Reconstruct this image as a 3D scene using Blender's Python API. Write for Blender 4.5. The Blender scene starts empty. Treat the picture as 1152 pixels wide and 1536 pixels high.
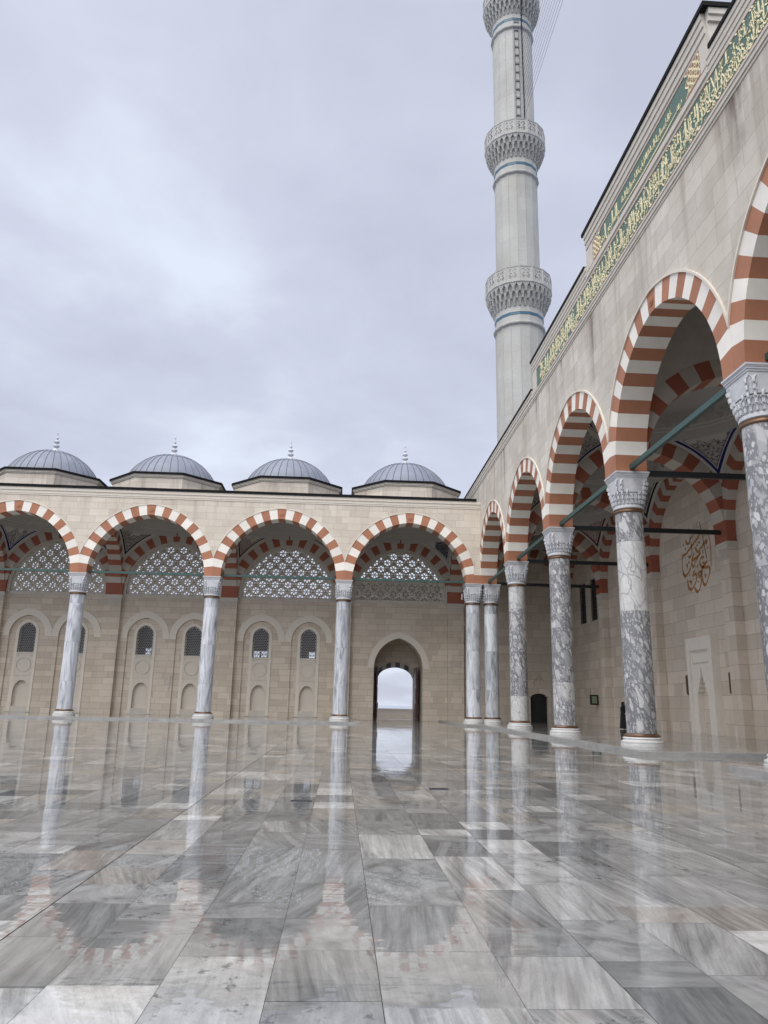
import bpy, math, random
from mathutils import Vector, Matrix
random.seed(7)
R = math.radians
C = bpy.context.scene.collection
SC = bpy.context.scene

# ------------------------------------------------------------------ camera
YAW, PITCH, ROLL = 0.0517, 0.2459, 0.0205
F = Vector((math.sin(YAW)*math.cos(PITCH), math.cos(YAW)*math.cos(PITCH), math.sin(PITCH)))
r0 = Vector((math.cos(YAW), -math.sin(YAW), 0)); u0 = r0.cross(F)
rr = math.cos(ROLL)*r0 + math.sin(ROLL)*u0
uu = math.cos(ROLL)*u0 - math.sin(ROLL)*r0
cam = bpy.data.objects.new("camera", bpy.data.cameras.new("camera")); C.objects.link(cam)
cam.matrix_world = Matrix(((rr.x, uu.x, -F.x, 0), (rr.y, uu.y, -F.y, 0), (rr.z, uu.z, -F.z, 1.44), (0, 0, 0, 1)))
cam.data.sensor_fit = 'VERTICAL'; cam.data.sensor_height = 36; cam.data.lens = 1139.87/1536*36
cam.data.clip_start = 0.05; cam.data.clip_end = 90000
SC.camera = cam

# ------------------------------------------------------------------ world, sun, exposure
SUN_EL, SUN_AZ = R(52), R(215)      # azimuth clockwise from +Y
w = bpy.data.worlds.new("World"); SC.world = w; w.use_nodes = True
nt = w.node_tree; nt.nodes.clear()
def wn(t, **k):
    n = nt.nodes.new(t)
    for a, b in k.items(): setattr(n, a, b)
    return n
def wl(a, b): nt.links.new(a, b)
out = wn('ShaderNodeOutputWorld'); bg = wn('ShaderNodeBackground'); wl(bg.outputs[0], out.inputs[0])
sky = wn('ShaderNodeTexSky', sky_type='NISHITA'); sky.sun_disc = False
sky.sun_elevation = SUN_EL; sky.sun_rotation = SUN_AZ
tc = wn('ShaderNodeTexCoord')
sep = wn('ShaderNodeSeparateXYZ'); wl(tc.outputs['Generated'], sep.inputs[0])
# clouds laid out on a plane overhead: direction divided by (height + offset)
ad = wn('ShaderNodeMath', operation='ADD'); wl(sep.outputs['Z'], ad.inputs[0]); ad.inputs[1].default_value = 0.16
mx = wn('ShaderNodeMath', operation='MAXIMUM'); wl(ad.outputs[0], mx.inputs[0]); mx.inputs[1].default_value = 0.05
dv = wn('ShaderNodeVectorMath', operation='DIVIDE'); wl(tc.outputs['Generated'], dv.inputs[0])
cmb = wn('ShaderNodeCombineXYZ')
for i in range(3): wl(mx.outputs[0], cmb.inputs[i])
wl(cmb.outputs[0], dv.inputs[1])
n1 = wn('ShaderNodeTexNoise'); n1.inputs['Scale'].default_value = 1.15; n1.inputs['Detail'].default_value = 5
n1.inputs['Roughness'].default_value = .5; n1.inputs['Distortion'].default_value = .25
mp = wn('ShaderNodeMapping'); mp.inputs['Location'].default_value = (3.3, 1.7, 0); mp.inputs['Scale'].default_value = (1, 1, .35)
wl(dv.outputs[0], mp.inputs[0]); wl(mp.outputs[0], n1.inputs['Vector'])
rp = wn('ShaderNodeValToRGB'); n2 = wn('ShaderNodeTexNoise'); n2.inputs['Scale'].default_value = 3.6; n2.inputs['Detail'].default_value = 8; n2.inputs['Roughness'].default_value = .58
n2.inputs['Distortion'].default_value = .4; wl(mp.outputs[0], n2.inputs['Vector'])
nm = wn('ShaderNodeMix', data_type='FLOAT'); nm.inputs['Factor'].default_value = .22; wl(n1.outputs[0], nm.inputs['A']); wl(n2.outputs[0], nm.inputs['B'])
wl(nm.outputs['Result'], rp.inputs[0])
els = rp.color_ramp.elements
els[0].position = .37; els[0].color = (.41, .43, .525, 1)
els[1].position = .62; els[1].color = (.575, .625, .72, 1)
e = els.new(.5); e.color = (.475, .50, .60, 1)
# overcast: brighter towards the zenith
mr = wn('ShaderNodeMapRange'); wl(sep.outputs['Z'], mr.inputs['Value'])
mr.inputs['From Min'].default_value = .74; mr.inputs['From Max'].default_value = 1.0
mr.inputs['To Min'].default_value = 1.0; mr.inputs['To Max'].default_value = 2.8
sc_ = wn('ShaderNodeVectorMath', operation='SCALE'); wl(rp.outputs[0], sc_.inputs[0]); wl(mr.outputs[0], sc_.inputs['Scale'])
sk = wn('ShaderNodeVectorMath', operation='SCALE'); wl(sky.outputs[0], sk.inputs[0]); sk.inputs['Scale'].default_value = .06
mixc = wn('ShaderNodeMix', data_type='RGBA'); mixc.inputs['Factor'].default_value = .9
# the hidden sun brightens the cloud round it (behind the camera)
sdv = (math.sin(SUN_AZ)*math.cos(SUN_EL), math.cos(SUN_AZ)*math.cos(SUN_EL), math.sin(SUN_EL))
dt = wn('ShaderNodeVectorMath', operation='DOT_PRODUCT'); wl(tc.outputs['Generated'], dt.inputs[0]); dt.inputs[1].default_value = sdv
dm = wn('ShaderNodeMath', operation='MAXIMUM'); wl(dt.outputs['Value'], dm.inputs[0]); dm.inputs[1].default_value = 0
dp = wn('ShaderNodeMath', operation='POWER'); wl(dm.outputs[0], dp.inputs[0]); dp.inputs[1].default_value = 3
gl_ = wn('ShaderNodeVectorMath', operation='SCALE'); gl_.inputs[0].default_value = (1.0, .96, .90); wl(dp.outputs[0], gl_.inputs['Scale'])
sm_ = wn('ShaderNodeVectorMath', operation='ADD'); wl(sc_.outputs[0], sm_.inputs[0]); wl(gl_.outputs[0], sm_.inputs[1])
wl(sk.outputs[0], mixc.inputs['A']); wl(sm_.outputs[0], mixc.inputs['B'])
wl(mixc.outputs['Result'], bg.inputs[0]); bg.inputs[1].default_value = 1.03
sun = bpy.data.objects.new("sun", bpy.data.lights.new("sun", 'SUN')); C.objects.link(sun)
sun.data.energy = 1.2; sun.data.angle = R(50); sun.data.color = (1, .95, .88)
sd = Vector((math.sin(SUN_AZ)*math.cos(SUN_EL), math.cos(SUN_AZ)*math.cos(SUN_EL), math.sin(SUN_EL)))
sun.rotation_euler = sd.to_track_quat('Z', 'Y').to_euler(); sun.location = (0, 0, 60)
SC.view_settings.view_transform = 'Standard'; SC.view_settings.look = 'None'
SC.view_settings.exposure = 0.5; SC.view_settings.gamma = 1
SC.cycles.max_bounces = 9; SC.cycles.diffuse_bounces = 6; SC.cycles.glossy_bounces = 3
SC.cycles.use_denoising = True; SC.cycles.caustics_reflective = False
SC.cycles.sample_clamp_indirect = 6

# ------------------------------------------------------------------ materials
def mat(name, rough=.6, spec=.5, metal=0):
    m = bpy.data.materials.new(name); m.use_nodes = True
    t = m.node_tree; b = t.nodes['Principled BSDF']
    b.inputs['Roughness'].default_value = rough; b.inputs['Metallic'].default_value = metal
    b.inputs['Specular IOR Level'].default_value = spec
    return m, t, b
class NB:
    def __init__(s, t): s.t = t
    def n(s, typ, ins=None, **k):
        n = s.t.nodes.new(typ)
        for a, b in k.items(): setattr(n, a, b)
        for a, b in (ins or {}).items():
            if hasattr(b, 'is_output') : s.t.links.new(b, n.inputs[a])
            else: n.inputs[a].default_value = b
        return n
    def noise(s, vec, scale, detail=3, rough=.5, dist=0):
        return s.n('ShaderNodeTexNoise', {'Vector': vec, 'Scale': scale, 'Detail': detail, 'Roughness': rough, 'Distortion': dist}).outputs[0]
    def ramp(s, fac, stops):
        n = s.n('ShaderNodeValToRGB', {0: fac}); e = n.color_ramp.elements
        while len(e) < len(stops): e.new(.5)
        for k, (p, c) in enumerate(stops):
            e[k].position = p; e[k].color = (c, c, c, 1) if not hasattr(c, '__len__') else (*c, 1)
        return n.outputs[0]
    def mix(s, fac, a, b, mode='MIX'):
        n = s.n('ShaderNodeMix', data_type='RGBA', blend_type=mode)
        for k, v in (('Factor', fac), ('A', a), ('B', b)):
            if hasattr(v, 'is_output'): s.t.links.new(v, n.inputs[k])
            else: n.inputs[k].default_value = v if not hasattr(v, '__len__') else ((*v, 1) if len(v) == 3 else v)
        return n.outputs['Result']
    def math(s, op, a, b=0.0, c=None):
        ins = {0: a, 1: b}
        if c is not None: ins[2] = c
        return s.n('ShaderNodeMath', ins, operation=op).outputs[0]
    def vmul(s, v, sc):
        return s.n('ShaderNodeVectorMath', {0: v, 1: sc}, operation='MULTIPLY').outputs[0]
    def bump(s, h, strength, dist=.01):
        return s.n('ShaderNodeBump', {'Height': h, 'Strength': strength, 'Distance': dist}).outputs[0]

def plain(name, col, rough=.6, metal=0, var=.12, scale=3.0, spec=.5):
    m, t, b = mat(name, rough, spec, metal); g = NB(t)
    tc = g.n('ShaderNodeTexCoord').outputs['Object']
    f = g.noise(tc, scale, 4, .6)
    c = g.mix(f, [x*(1-var*1.5) for x in col], [min(1, x*(1+var*1.5)) for x in col])
    t.links.new(c, b.inputs['Base Color']); return m

def wall_stone(name, c1, c2, cm, bw=1.3, rh=.5, stain=.3, spec=.3, streak=0.0, sz=(12.0, 18.6), blot=(.5, .42, .34)):
    m, t, b = mat(name, .62, spec); g = NB(t)
    geo = g.n('ShaderNodeNewGeometry').outputs['Position']
    s = g.n('ShaderNodeSeparateXYZ', {0: geo})
    u = g.math('ADD', s.outputs[0], s.outputs[1])
    vec = g.n('ShaderNodeCombineXYZ', {0: u, 1: s.outputs[2]}).outputs[0]
    br = g.n('ShaderNodeTexBrick', {'Vector': vec, 'Color1': (*c1, 1), 'Color2': (*c2, 1), 'Mortar': (*cm, 1), 'Scale': 1.0,
        'Mortar Size': .009, 'Mortar Smooth': .3, 'Bias': -.1, 'Brick Width': bw, 'Row Height': rh})
    br.offset = .42; br.offset_frequency = 2; br.squash = .72; br.squash_frequency = 3
    fine = g.noise(g.vmul(geo, (1, 1, 2.5)), 2.2, 6, .65)
    c = g.mix(.5, br.outputs[0], g.mix(fine, (.36, .36, .36), (.64, .64, .64)), 'OVERLAY')
    big = g.noise(g.vmul(geo, (1, 1, .6)), .35, 5, .6, .3)
    k = g.ramp(big, [(.38, 0.0), (.72, 1.0)])
    c = g.mix(g.math('MULTIPLY', k, stain), c, blot, 'MULTIPLY')
    if streak:
        st = g.noise(g.vmul(geo, (1.0, 1.0, .05)), 1.1, 5, .7)
        top = g.n('ShaderNodeMapRange', {'Value': s.outputs[2], 'From Min': sz[0], 'From Max': sz[1]}).outputs[0]
        f = g.math('MULTIPLY', g.ramp(st, [(.50, 0.0), (.66, 1.0)]), g.math('MULTIPLY', top, streak))
        c = g.mix(f, c, (.30, .25, .21), 'MIX')
    if streak > .7:
        for y0, wd, zlo in ((29.3, .50, 14.2), (17.2, .9, 15.4), (38.8, .3, 16.2), (33.9, .25, 16.4), (47.3, .4, 14.4)):
            wob = g.math('MULTIPLY_ADD', g.noise(geo, 1.4, 4, .6), 1.1, -.55)
            dy = g.math('ABSOLUTE', g.math('SUBTRACT', g.math('ADD', s.outputs[1], g.math('MULTIPLY', wob, wd)), y0))
            a_ = g.n('ShaderNodeMapRange', {'Value': dy, 'From Min': 0.0, 'From Max': wd, 'To Min': 1.0, 'To Max': 0.0}).outputs[0]
            b_ = g.n('ShaderNodeMapRange', {'Value': g.math('ADD', s.outputs[2], g.math('MULTIPLY', wob, 2.0)), 'From Min': zlo, 'From Max': 18.2}).outputs[0]
            gr = g.ramp(g.noise(g.vmul(geo, (6, 6, .8)), 1.0, 4, .6), [(.35, .35), (.65, 1.0)])
            c = g.mix(g.math('MULTIPLY', g.math('MULTIPLY', a_, b_), g.math('MULTIPLY', gr, 1.35)), c, (.16, .125, .10))
    t.links.new(c, b.inputs['Base Color'])
    h = g.math('ADD', g.math('MULTIPLY', br.outputs[1], -1.0), g.math('MULTIPLY', fine, .35))
    t.links.new(g.bump(h, .35, .012), b.inputs['Normal'])
    return m

def block(name, col, var=.15, rough=.6):
    m, t, b = mat(name, rough, .3); g = NB(t)
    geo = g.n('ShaderNodeNewGeometry')
    f = g.noise(geo.outputs['Position'], 1.3, 6, .65)
    ri = geo.outputs['Random Per Island']
    c = g.mix(f, [x*(1-var) for x in col], [min(1, x*(1+var)) for x in col])
    k = g.math('MULTIPLY_ADD', ri, .16, .92)
    c = g.mix(1.0, c, g.n('ShaderNodeCombineXYZ', {0: k, 1: k, 2: k}).outputs[0], 'MULTIPLY')
    t.links.new(c, b.inputs['Base Color'])
    t.links.new(g.bump(f, .15, .01), b.inputs['Normal'])
    return m

def marble_white(name):
    m, t, b = mat(name, .28, .45); g = NB(t)
    tc = g.n('ShaderNodeTexCoord').outputs['Object']; oi = g.n('ShaderNodeObjectInfo').outputs['Random']
    s = g.n('ShaderNodeSeparateXYZ', {0: tc})
    drum = g.math('FLOOR', g.math('MULTIPLY_ADD', s.outputs[2], .36, .15))
    off = g.math('ADD', g.math('MULTIPLY', oi, 50.0), g.math('MULTIPLY', drum, 7.3))
    v = g.n('ShaderNodeCombineXYZ', {0: g.math('ADD', s.outputs[0], off), 1: s.outputs[1], 2: g.math('MULTIPLY', s.outputs[2], .16)}).outputs[0]
    f = g.noise(v, 2.6, 7, .62, 1.6)
    c = g.ramp(f, [(.33, (.23, .25, .28)), (.45, (.44, .46, .50)), (.55, (.60, .62, .66)), (.8, (.70, .72, .75))])
    wn_ = g.n('ShaderNodeTexWhiteNoise', {1: off}, noise_dimensions='1D').outputs[0]
    k = g.math('MULTIPLY_ADD', wn_, .2, .84)
    c = g.mix(1.0, c, g.n('ShaderNodeCombineXYZ', {0: k, 1: k, 2: k}).outputs[0], 'MULTIPLY')
    jz = g.math('FRACT', g.math('MULTIPLY_ADD', s.outputs[2], .36, .15))
    j = g.math('LESS_THAN', jz, .006)
    c = g.mix(g.math('MULTIPLY', j, .6), c, (.2, .2, .2))
    t.links.new(c, b.inputs['Base Color']); return m

def breccia(name):
    m, t, b = mat(name, .25, .5); g = NB(t)
    tc = g.n('ShaderNodeTexCoord').outputs['Object']; oi = g.n('ShaderNodeObjectInfo').outputs['Random']
    s = g.n('ShaderNodeSeparateXYZ', {0: tc})
    dr = g.math('MULTIPLY_ADD', s.outputs[2], .38, g.math('MULTIPLY', oi, .8))
    drum = g.math('FLOOR', dr)
    off = g.math('ADD', g.math('MULTIPLY', oi, 50.0), g.math('MULTIPLY', drum, 7.3))
    v = g.n('ShaderNodeCombineXYZ', {0: g.math('ADD', s.outputs[0], off), 1: g.math('ADD', s.outputs[1], off), 2: g.math('ADD', g.math('MULTIPLY', s.outputs[2], .62), g.math('MULTIPLY', s.outputs[0], .55))}).outputs[0]
    nz = g.n('ShaderNodeTexNoise', {'Vector': v, 'Scale': 2.4, 'Detail': 4, 'Roughness': .6}).outputs[1]
    vv = g.n('ShaderNodeVectorMath', {0: v, 1: g.vmul(nz, (.34, .34, .22))}, operation='ADD').outputs[0]
    th = g.noise(v, 1.1, 3, .5)
    wn_ = g.n('ShaderNodeTexWhiteNoise', {1: off}, noise_dimensions='1D').outputs[0]
    # rounded pebbles of three sizes in a dark matrix
    def layer(scale, lo, hi):
        vo = g.n('ShaderNodeTexVoronoi', {'Vector': vv, 'Scale': scale, 'Randomness': .95}, feature='F1')
        sc3 = g.n('ShaderNodeSeparateColor', {0: vo.outputs['Color']})
        thr = g.math('MULTIPLY_ADD', sc3.outputs[0], hi-lo, lo)
        e = g.n('ShaderNodeClamp', {0: g.math('MULTIPLY', g.math('SUBTRACT', thr, vo.outputs['Distance']), 14.0)}).outputs[0]
        return e, sc3.outputs[1]
    a, ca = layer(2.7, .16, .66)
    a2, ca2 = layer(6.5, .18, .66)
    a3, ca3 = layer(15.0, .15, .60)
    sel = g.ramp(g.math('ADD', g.noise(v, .8, 2, .5), g.math('MULTIPLY_ADD', wn_, .40, -.20)), [(.46, 0.0), (.50, 1.0)])
    aa = g.math('MULTIPLY', a, sel)
    m2 = g.math('MAXIMUM', aa, a2)
    cm = g.math('MAXIMUM', m2, g.math('MULTIPLY', a3, .75))
    cc = g.mix(aa, g.mix(a2, g.n('ShaderNodeCombineXYZ', {1: ca3}).outputs[0], g.n('ShaderNodeCombineXYZ', {1: ca2}).outputs[0]), g.n('ShaderNodeCombineXYZ', {1: ca}).outputs[0])
    cs = g.n('ShaderNodeSeparateXYZ', {0: g.n('ShaderNodeCombineXYZ', {0: cm, 1: g.n('ShaderNodeSeparateXYZ', {0: cc}).outputs[1]}).outputs[0]})
    veins = g.noise(vv, 7, 5, .7, .6)
    base = g.mix(veins, (.12, .122, .132), (.26, .26, .275))
    white = g.mix(cs.outputs[1], (.28, .285, .30), (.58, .58, .585))
    white = g.mix(g.ramp(veins, [(.35, .5), (.5, 0.0)]), white, (.36, .35, .38))
    c = g.mix(cs.outputs[0], base, white)
    wn2 = g.n('ShaderNodeTexWhiteNoise', {1: g.math('ADD', off, 3.7)}, noise_dimensions='1D').outputs[0]
    net = g.n('ShaderNodeTexVoronoi', {'Vector': vv, 'Scale': 2.6}, feature='DISTANCE_TO_EDGE').outputs['Distance']
    vein2 = g.ramp(net, [(.0, .0), (.05, 1.0)])
    palec = g.mix(vein2, (.24, .245, .26), g.mix(veins, (.40, .40, .40), (.66, .655, .64)))
    c = g.mix(g.ramp(g.math('ADD', wn2, g.math('MULTIPLY_ADD', th, .5, -.25)), [(.68, 0.0), (.76, .8)]), c, palec)
    kk = g.math('MULTIPLY_ADD', wn2, .25, .85)
    c = g.mix(1.0, c, g.n('ShaderNodeCombineXYZ', {0: kk, 1: kk, 2: kk}).outputs[0], 'MULTIPLY')
    jz = g.math('LESS_THAN', g.math('FRACT', dr), .006)
    c = g.mix(g.math('MULTIPLY', jz, .6), c, (.14, .14, .14))
    t.links.new(c, b.inputs['Base Color']); return m

def carved(name, col, rough=.5):
    m, t, b = mat(name, rough, .4); g = NB(t)
    tc = g.n('ShaderNodeTexCoord').outputs['Object']
    f = g.noise(tc, 5, 6, .65)
    c = g.mix(f, [x*.72 for x in col], [min(1, x*1.2) for x in col])
    t.links.new(c, b.inputs['Base Color']); return m

def lead(name):
    m, t, b = mat(name, .5, .5); g = NB(t)
    tc = g.n('ShaderNodeTexCoord').outputs['Object']
    f = g.noise(tc, 1.2, 6, .65)
    c = g.mix(f, (.13, .145, .185), (.26, .285, .345))
    t.links.new(c, b.inputs['Base Color']); return m

def floor_mat(name, wet=.0, tone=1.0):
    m, t, b = mat(name, .08, .5); g = NB(t)
    uv = g.n('ShaderNodeUVMap', uv_map='slab').outputs[0]
    at = g.n('ShaderNodeAttribute', attribute_name='tone'); at.attribute_type = 'GEOMETRY'
    sc = g.n('ShaderNodeSeparateColor', {0: at.outputs['Color']})
    rnd, streaky, bright = sc.outputs[0], sc.outputs[1], sc.outputs[2]
    geo = g.n('ShaderNodeNewGeometry').outputs['Position']
    vst = g.vmul(uv, (3.6, .5, 1))
    w1 = g.noise(vst, 1.0, 7, .62, .9)
    w2 = g.noise(g.vmul(uv, (1.4, 1.1, 1)), 1.7, 6, .6, 1.3)
    veins = g.mix(streaky, w2, w1)
    k = g.ramp(veins, [(.28, .45), (.42, .74), (.55, 1.0), (.68, 1.20)])
    dark = g.ramp(g.noise(vst, .8, 6, .7, 1.2), [(.60, 0.0), (.72, .8)])
    hf = g.noise(g.vmul(uv, (17, .8, 1)), 1.0, 6, .68, .5)
    k = g.mix(g.math('MULTIPLY_ADD', streaky, .55, .12), k, g.mix(1.0, k, g.ramp(hf, [(.32, .42), (.46, .82), (.56, 1.08), (.7, 1.35)]), 'MULTIPLY'))
    basec = g.mix(rnd, (.165, .17, .168), (.35, .35, .335))
    basec = g.mix(g.ramp(bright, [(.89, 0.0), (.93, 1.0)]), basec, (.46, .455, .43))
    basec = g.mix(g.ramp(bright, [(.30, 0.0), (.32, .55), (.42, .55), (.44, 0.0)]), basec, (.37, .33, .28))
    spots = g.ramp(g.noise(g.vmul(uv, (3.2, 2.2, 1)), 2.4, 6, .7), [(.36, 1.0), (.44, 0.0)])
    spk = g.ramp(bright, [(.05, 0.0), (.06, .8), (.20, .8), (.21, 0.0)])
    basec = g.mix(g.math('MULTIPLY', spots, spk), basec, (.075, .078, .08))
    c = g.mix(1.0, basec, k, 'MULTIPLY')
    c = g.mix(g.math('MULTIPLY', dark, streaky), c, (.115, .12, .125))
    thin = g.noise(g.vmul(uv, (5, 1.6, 1)), 1.4, 5, .65, 2.2)
    line = g.ramp(g.math('ABSOLUTE', g.math('SUBTRACT', thin, .5)), [(.0, 1.0), (.018, 0.0)])
    c = g.mix(g.math('MULTIPLY', line, .28), c, (.13, .13, .135))
    # worn, rusty patches
    st = g.ramp(g.noise(geo, .55, 4, .6), [(.66, 0.0), (.78, 1.0)])
    c = g.mix(g.math('MULTIPLY', st, .35), c, (.30, .24, .18))
    c = g.mix(1.0, c, (tone, tone, tone), 'MULTIPLY')
    t.links.new(c, b.inputs['Base Color'])
    pud = g.noise(g.n('ShaderNodeVectorMath', {0: geo, 1: g.n('ShaderNodeCombineXYZ', {0: g.math('MULTIPLY', rnd, .7)}).outputs[0]}, operation='ADD').outputs[0], .7, 5, .6)
    ro = g.ramp(pud, [(.38, .008), (.50, .020), (.60, .07), (.74, .17)])
    t.links.new(ro, b.inputs['Roughness'])
    b.inputs['IOR'].default_value = 1.40
    # film of water: faint long ripples
    rip = g.noise(g.vmul(geo, (.8, 1.5, 1)), 1.7, 3, .5)
    rip2 = g.noise(geo, 9.0, 2, .5)
    h = g.math('ADD', g.math('MULTIPLY', rip, 1.0), g.math('MULTIPLY', rip2, .035))
    t.links.new(g.bump(h, .021, .1), b.inputs['Normal'])
    return m

def pend_mat(name, line, fill, motif):
    m, t, b = mat(name, .7, .2); g = NB(t)
    d = g.n('ShaderNodeAttribute', attribute_name='edge').outputs['Fac']
    v = g.n('ShaderNodeAttribute', attribute_name='rise').outputs['Fac']
    geo = g.n('ShaderNodeNewGeometry').outputs['Position']
    inb = g.math('MULTIPLY', g.math('GREATER_THAN', d, .17), g.math('LESS_THAN', d, .29))
    inside = g.math('GREATER_THAN', d, .33)
    thin = g.math('MULTIPLY', g.math('GREATER_THAN', d, .36), g.math('LESS_THAN', d, .385))
    fn = g.noise(geo, 9, 5, .75)
    wob = g.noise(geo, 1.6, 2, .5)
    mot = g.math('LESS_THAN', g.math('ADD', v, g.math('MULTIPLY_ADD', wob, .7, -.35)), .62)
    body = (.50, .48, .45)
    mc = g.mix(g.ramp(fn, [(.44, 0.0), (.52, 1.0)]), motif, fill)
    c = g.mix(g.math('MULTIPLY', inside, mot), body, mc)
    c = g.mix(g.math('MAXIMUM', inb, thin), c, line)
    t.links.new(c, b.inputs['Base Color']); return m

M = {}
M['face'] = wall_stone('facade_limestone', (.68, .62, .535), (.57, .515, .44), (.36, .32, .27), 1.45, .52, .28, streak=.55, sz=(13.6, 16.6))
M['face2'] = wall_stone('mosque_limestone', (.66, .62, .55), (.54, .505, .445), (.38, .355, .32), 1.7, .62, .4, streak=.75)
M['inner'] = wall_stone('gallery_travertine', (.68, .60, .50), (.54, .47, .385), (.28, .23, .18), 1.35, .5, .2)
M['inner2'] = wall_stone('portico_travertine', (.70, .62, .53), (.56, .49, .41), (.27, .23, .19), 1.6, .72, .15)
M['trim'] = plain('pale_stone_trim', (.66, .61, .53), .6, var=.08)
M['trim2'] = plain('grey_stone_trim', (.56, .52, .46), .6, var=.12)
M['white'] = block('white_voussoir', (.78, .75, .69), .17)
M['red'] = block('red_voussoir', (.38, .17, .10), .22)
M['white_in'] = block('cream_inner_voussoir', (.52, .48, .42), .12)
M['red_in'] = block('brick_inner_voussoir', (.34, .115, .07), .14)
M['colw'] = marble_white('white_veined_marble')
M['colb'] = breccia('grey_breccia_marble')
M['cap'] = carved('carved_grey_marble', (.56, .57, .60))
M['base'] = carved('base_marble', (.56, .56, .55), .35)
M['bronze'] = plain('aged_bronze', (.20, .12, .075), .35, .7, .2, 6)
M['lead'] = lead('lead_sheet')
M['seam'] = plain('lead_seam', (.055, .06, .075), .5)
M['lip'] = plain('black_roof_edge', (.010, .010, .011), .8, spec=.15)
M['screen'] = plain('lattice_stone', (.62, .585, .52), .6)
M['brass'] = plain('brass_star', (.30, .23, .10), .5, .3)
M['teal'] = plain('teal_tie_bar', (.04, .088, .08), .45, .2, .15)
M['blackbar'] = plain('black_tie_bar', (.012, .016, .018), .5)
M['glass'] = plain('dark_window_glass', (.02, .022, .025), .15)
M['grille'] = plain('grille_metal', (.27, .265, .26), .5)
M['pale'] = plain('pale_carved_stone', (.70, .645, .56), .6, var=.06)
M['nichew'] = plain('niche_marble', (.76, .715, .64), .5, var=.06)
M['niche'] = plain('niche_plaster', (.64, .585, .505), .65, var=.05)
M['dome_in'] = plain('dome_plaster', (.50, .48, .45), .7, var=.06, scale=.6)
M['wood'] = plain('dark_red_wood', (.075, .025, .018), .4, var=.3, scale=4)
M['minaret'] = wall_stone('minaret_stone', (.46, .46, .435), (.42, .42, .40), (.40, .39, .37), 1.9, 1.6, .3)
M['mincarve'] = carved('minaret_carving', (.42, .415, .395), .6)
M['blue'] = plain('blue_tile_band', (.03, .12, .19), .35)
M['green'] = plain('green_panel', (.08, .145, .11), .5, var=.15, scale=8)
M['redline'] = plain('red_border_stone', (.33, .19, .15), .6)
M['gold'] = plain('gold_leaf', (.93, .81, .53), .45, .0, .10, 6)
M['gilt'] = plain('ochre_paint', (.40, .19, .06), .5, var=.15)
M['cloth'] = plain('black_cloth', (.008, .008, .009), .85)
M['skin'] = plain('skin', (.38, .24, .18), .6)
M['steel'] = plain('dark_steel', (.05, .05, .055), .4, .6)
M['wire'] = plain('wire', (.16, .16, .18), .6)
M['signblack'] = plain('sign_frame', (.012, .012, .012), .4)
M['signface'] = plain('sign_face', (.16, .22, .14), .4, var=.4, scale=9)
M['signtext'] = plain('sign_print', (.45, .45, .38), .4, var=.1)
M['floor'] = floor_mat('wet_marble_slabs')
M['plinth'] = floor_mat('plinth_marble', tone=1.08)
M['joint'] = plain('floor_joint', (.035, .032, .03), .6)
M['kerb'] = plain('grey_kerb', (.30, .30, .295), .3, var=.25)
M['terrace'] = plain('terrace_paving', (.35, .34, .32), .5)
M['sea'] = plain('sea', (.30, .34, .40), .25, var=.05, scale=.001)
M['pend_blue'] = pend_mat('pendentive_blue', (.012, .014, .11), (.42, .40, .38), (.10, .09, .09))
M['pend_black'] = pend_mat('pendentive_black', (.015, .015, .018), (.36, .34, .31), (.08, .07, .06))
M['pend_red'] = pend_mat('pendentive_red', (.10, .018, .016), (.42, .37, .35), (.22, .15, .13))
M['pend_dark'] = pend_mat('pendentive_navy', (.35, .34, .33), (.012, .013, .03), (.25, .25, .25))

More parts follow.
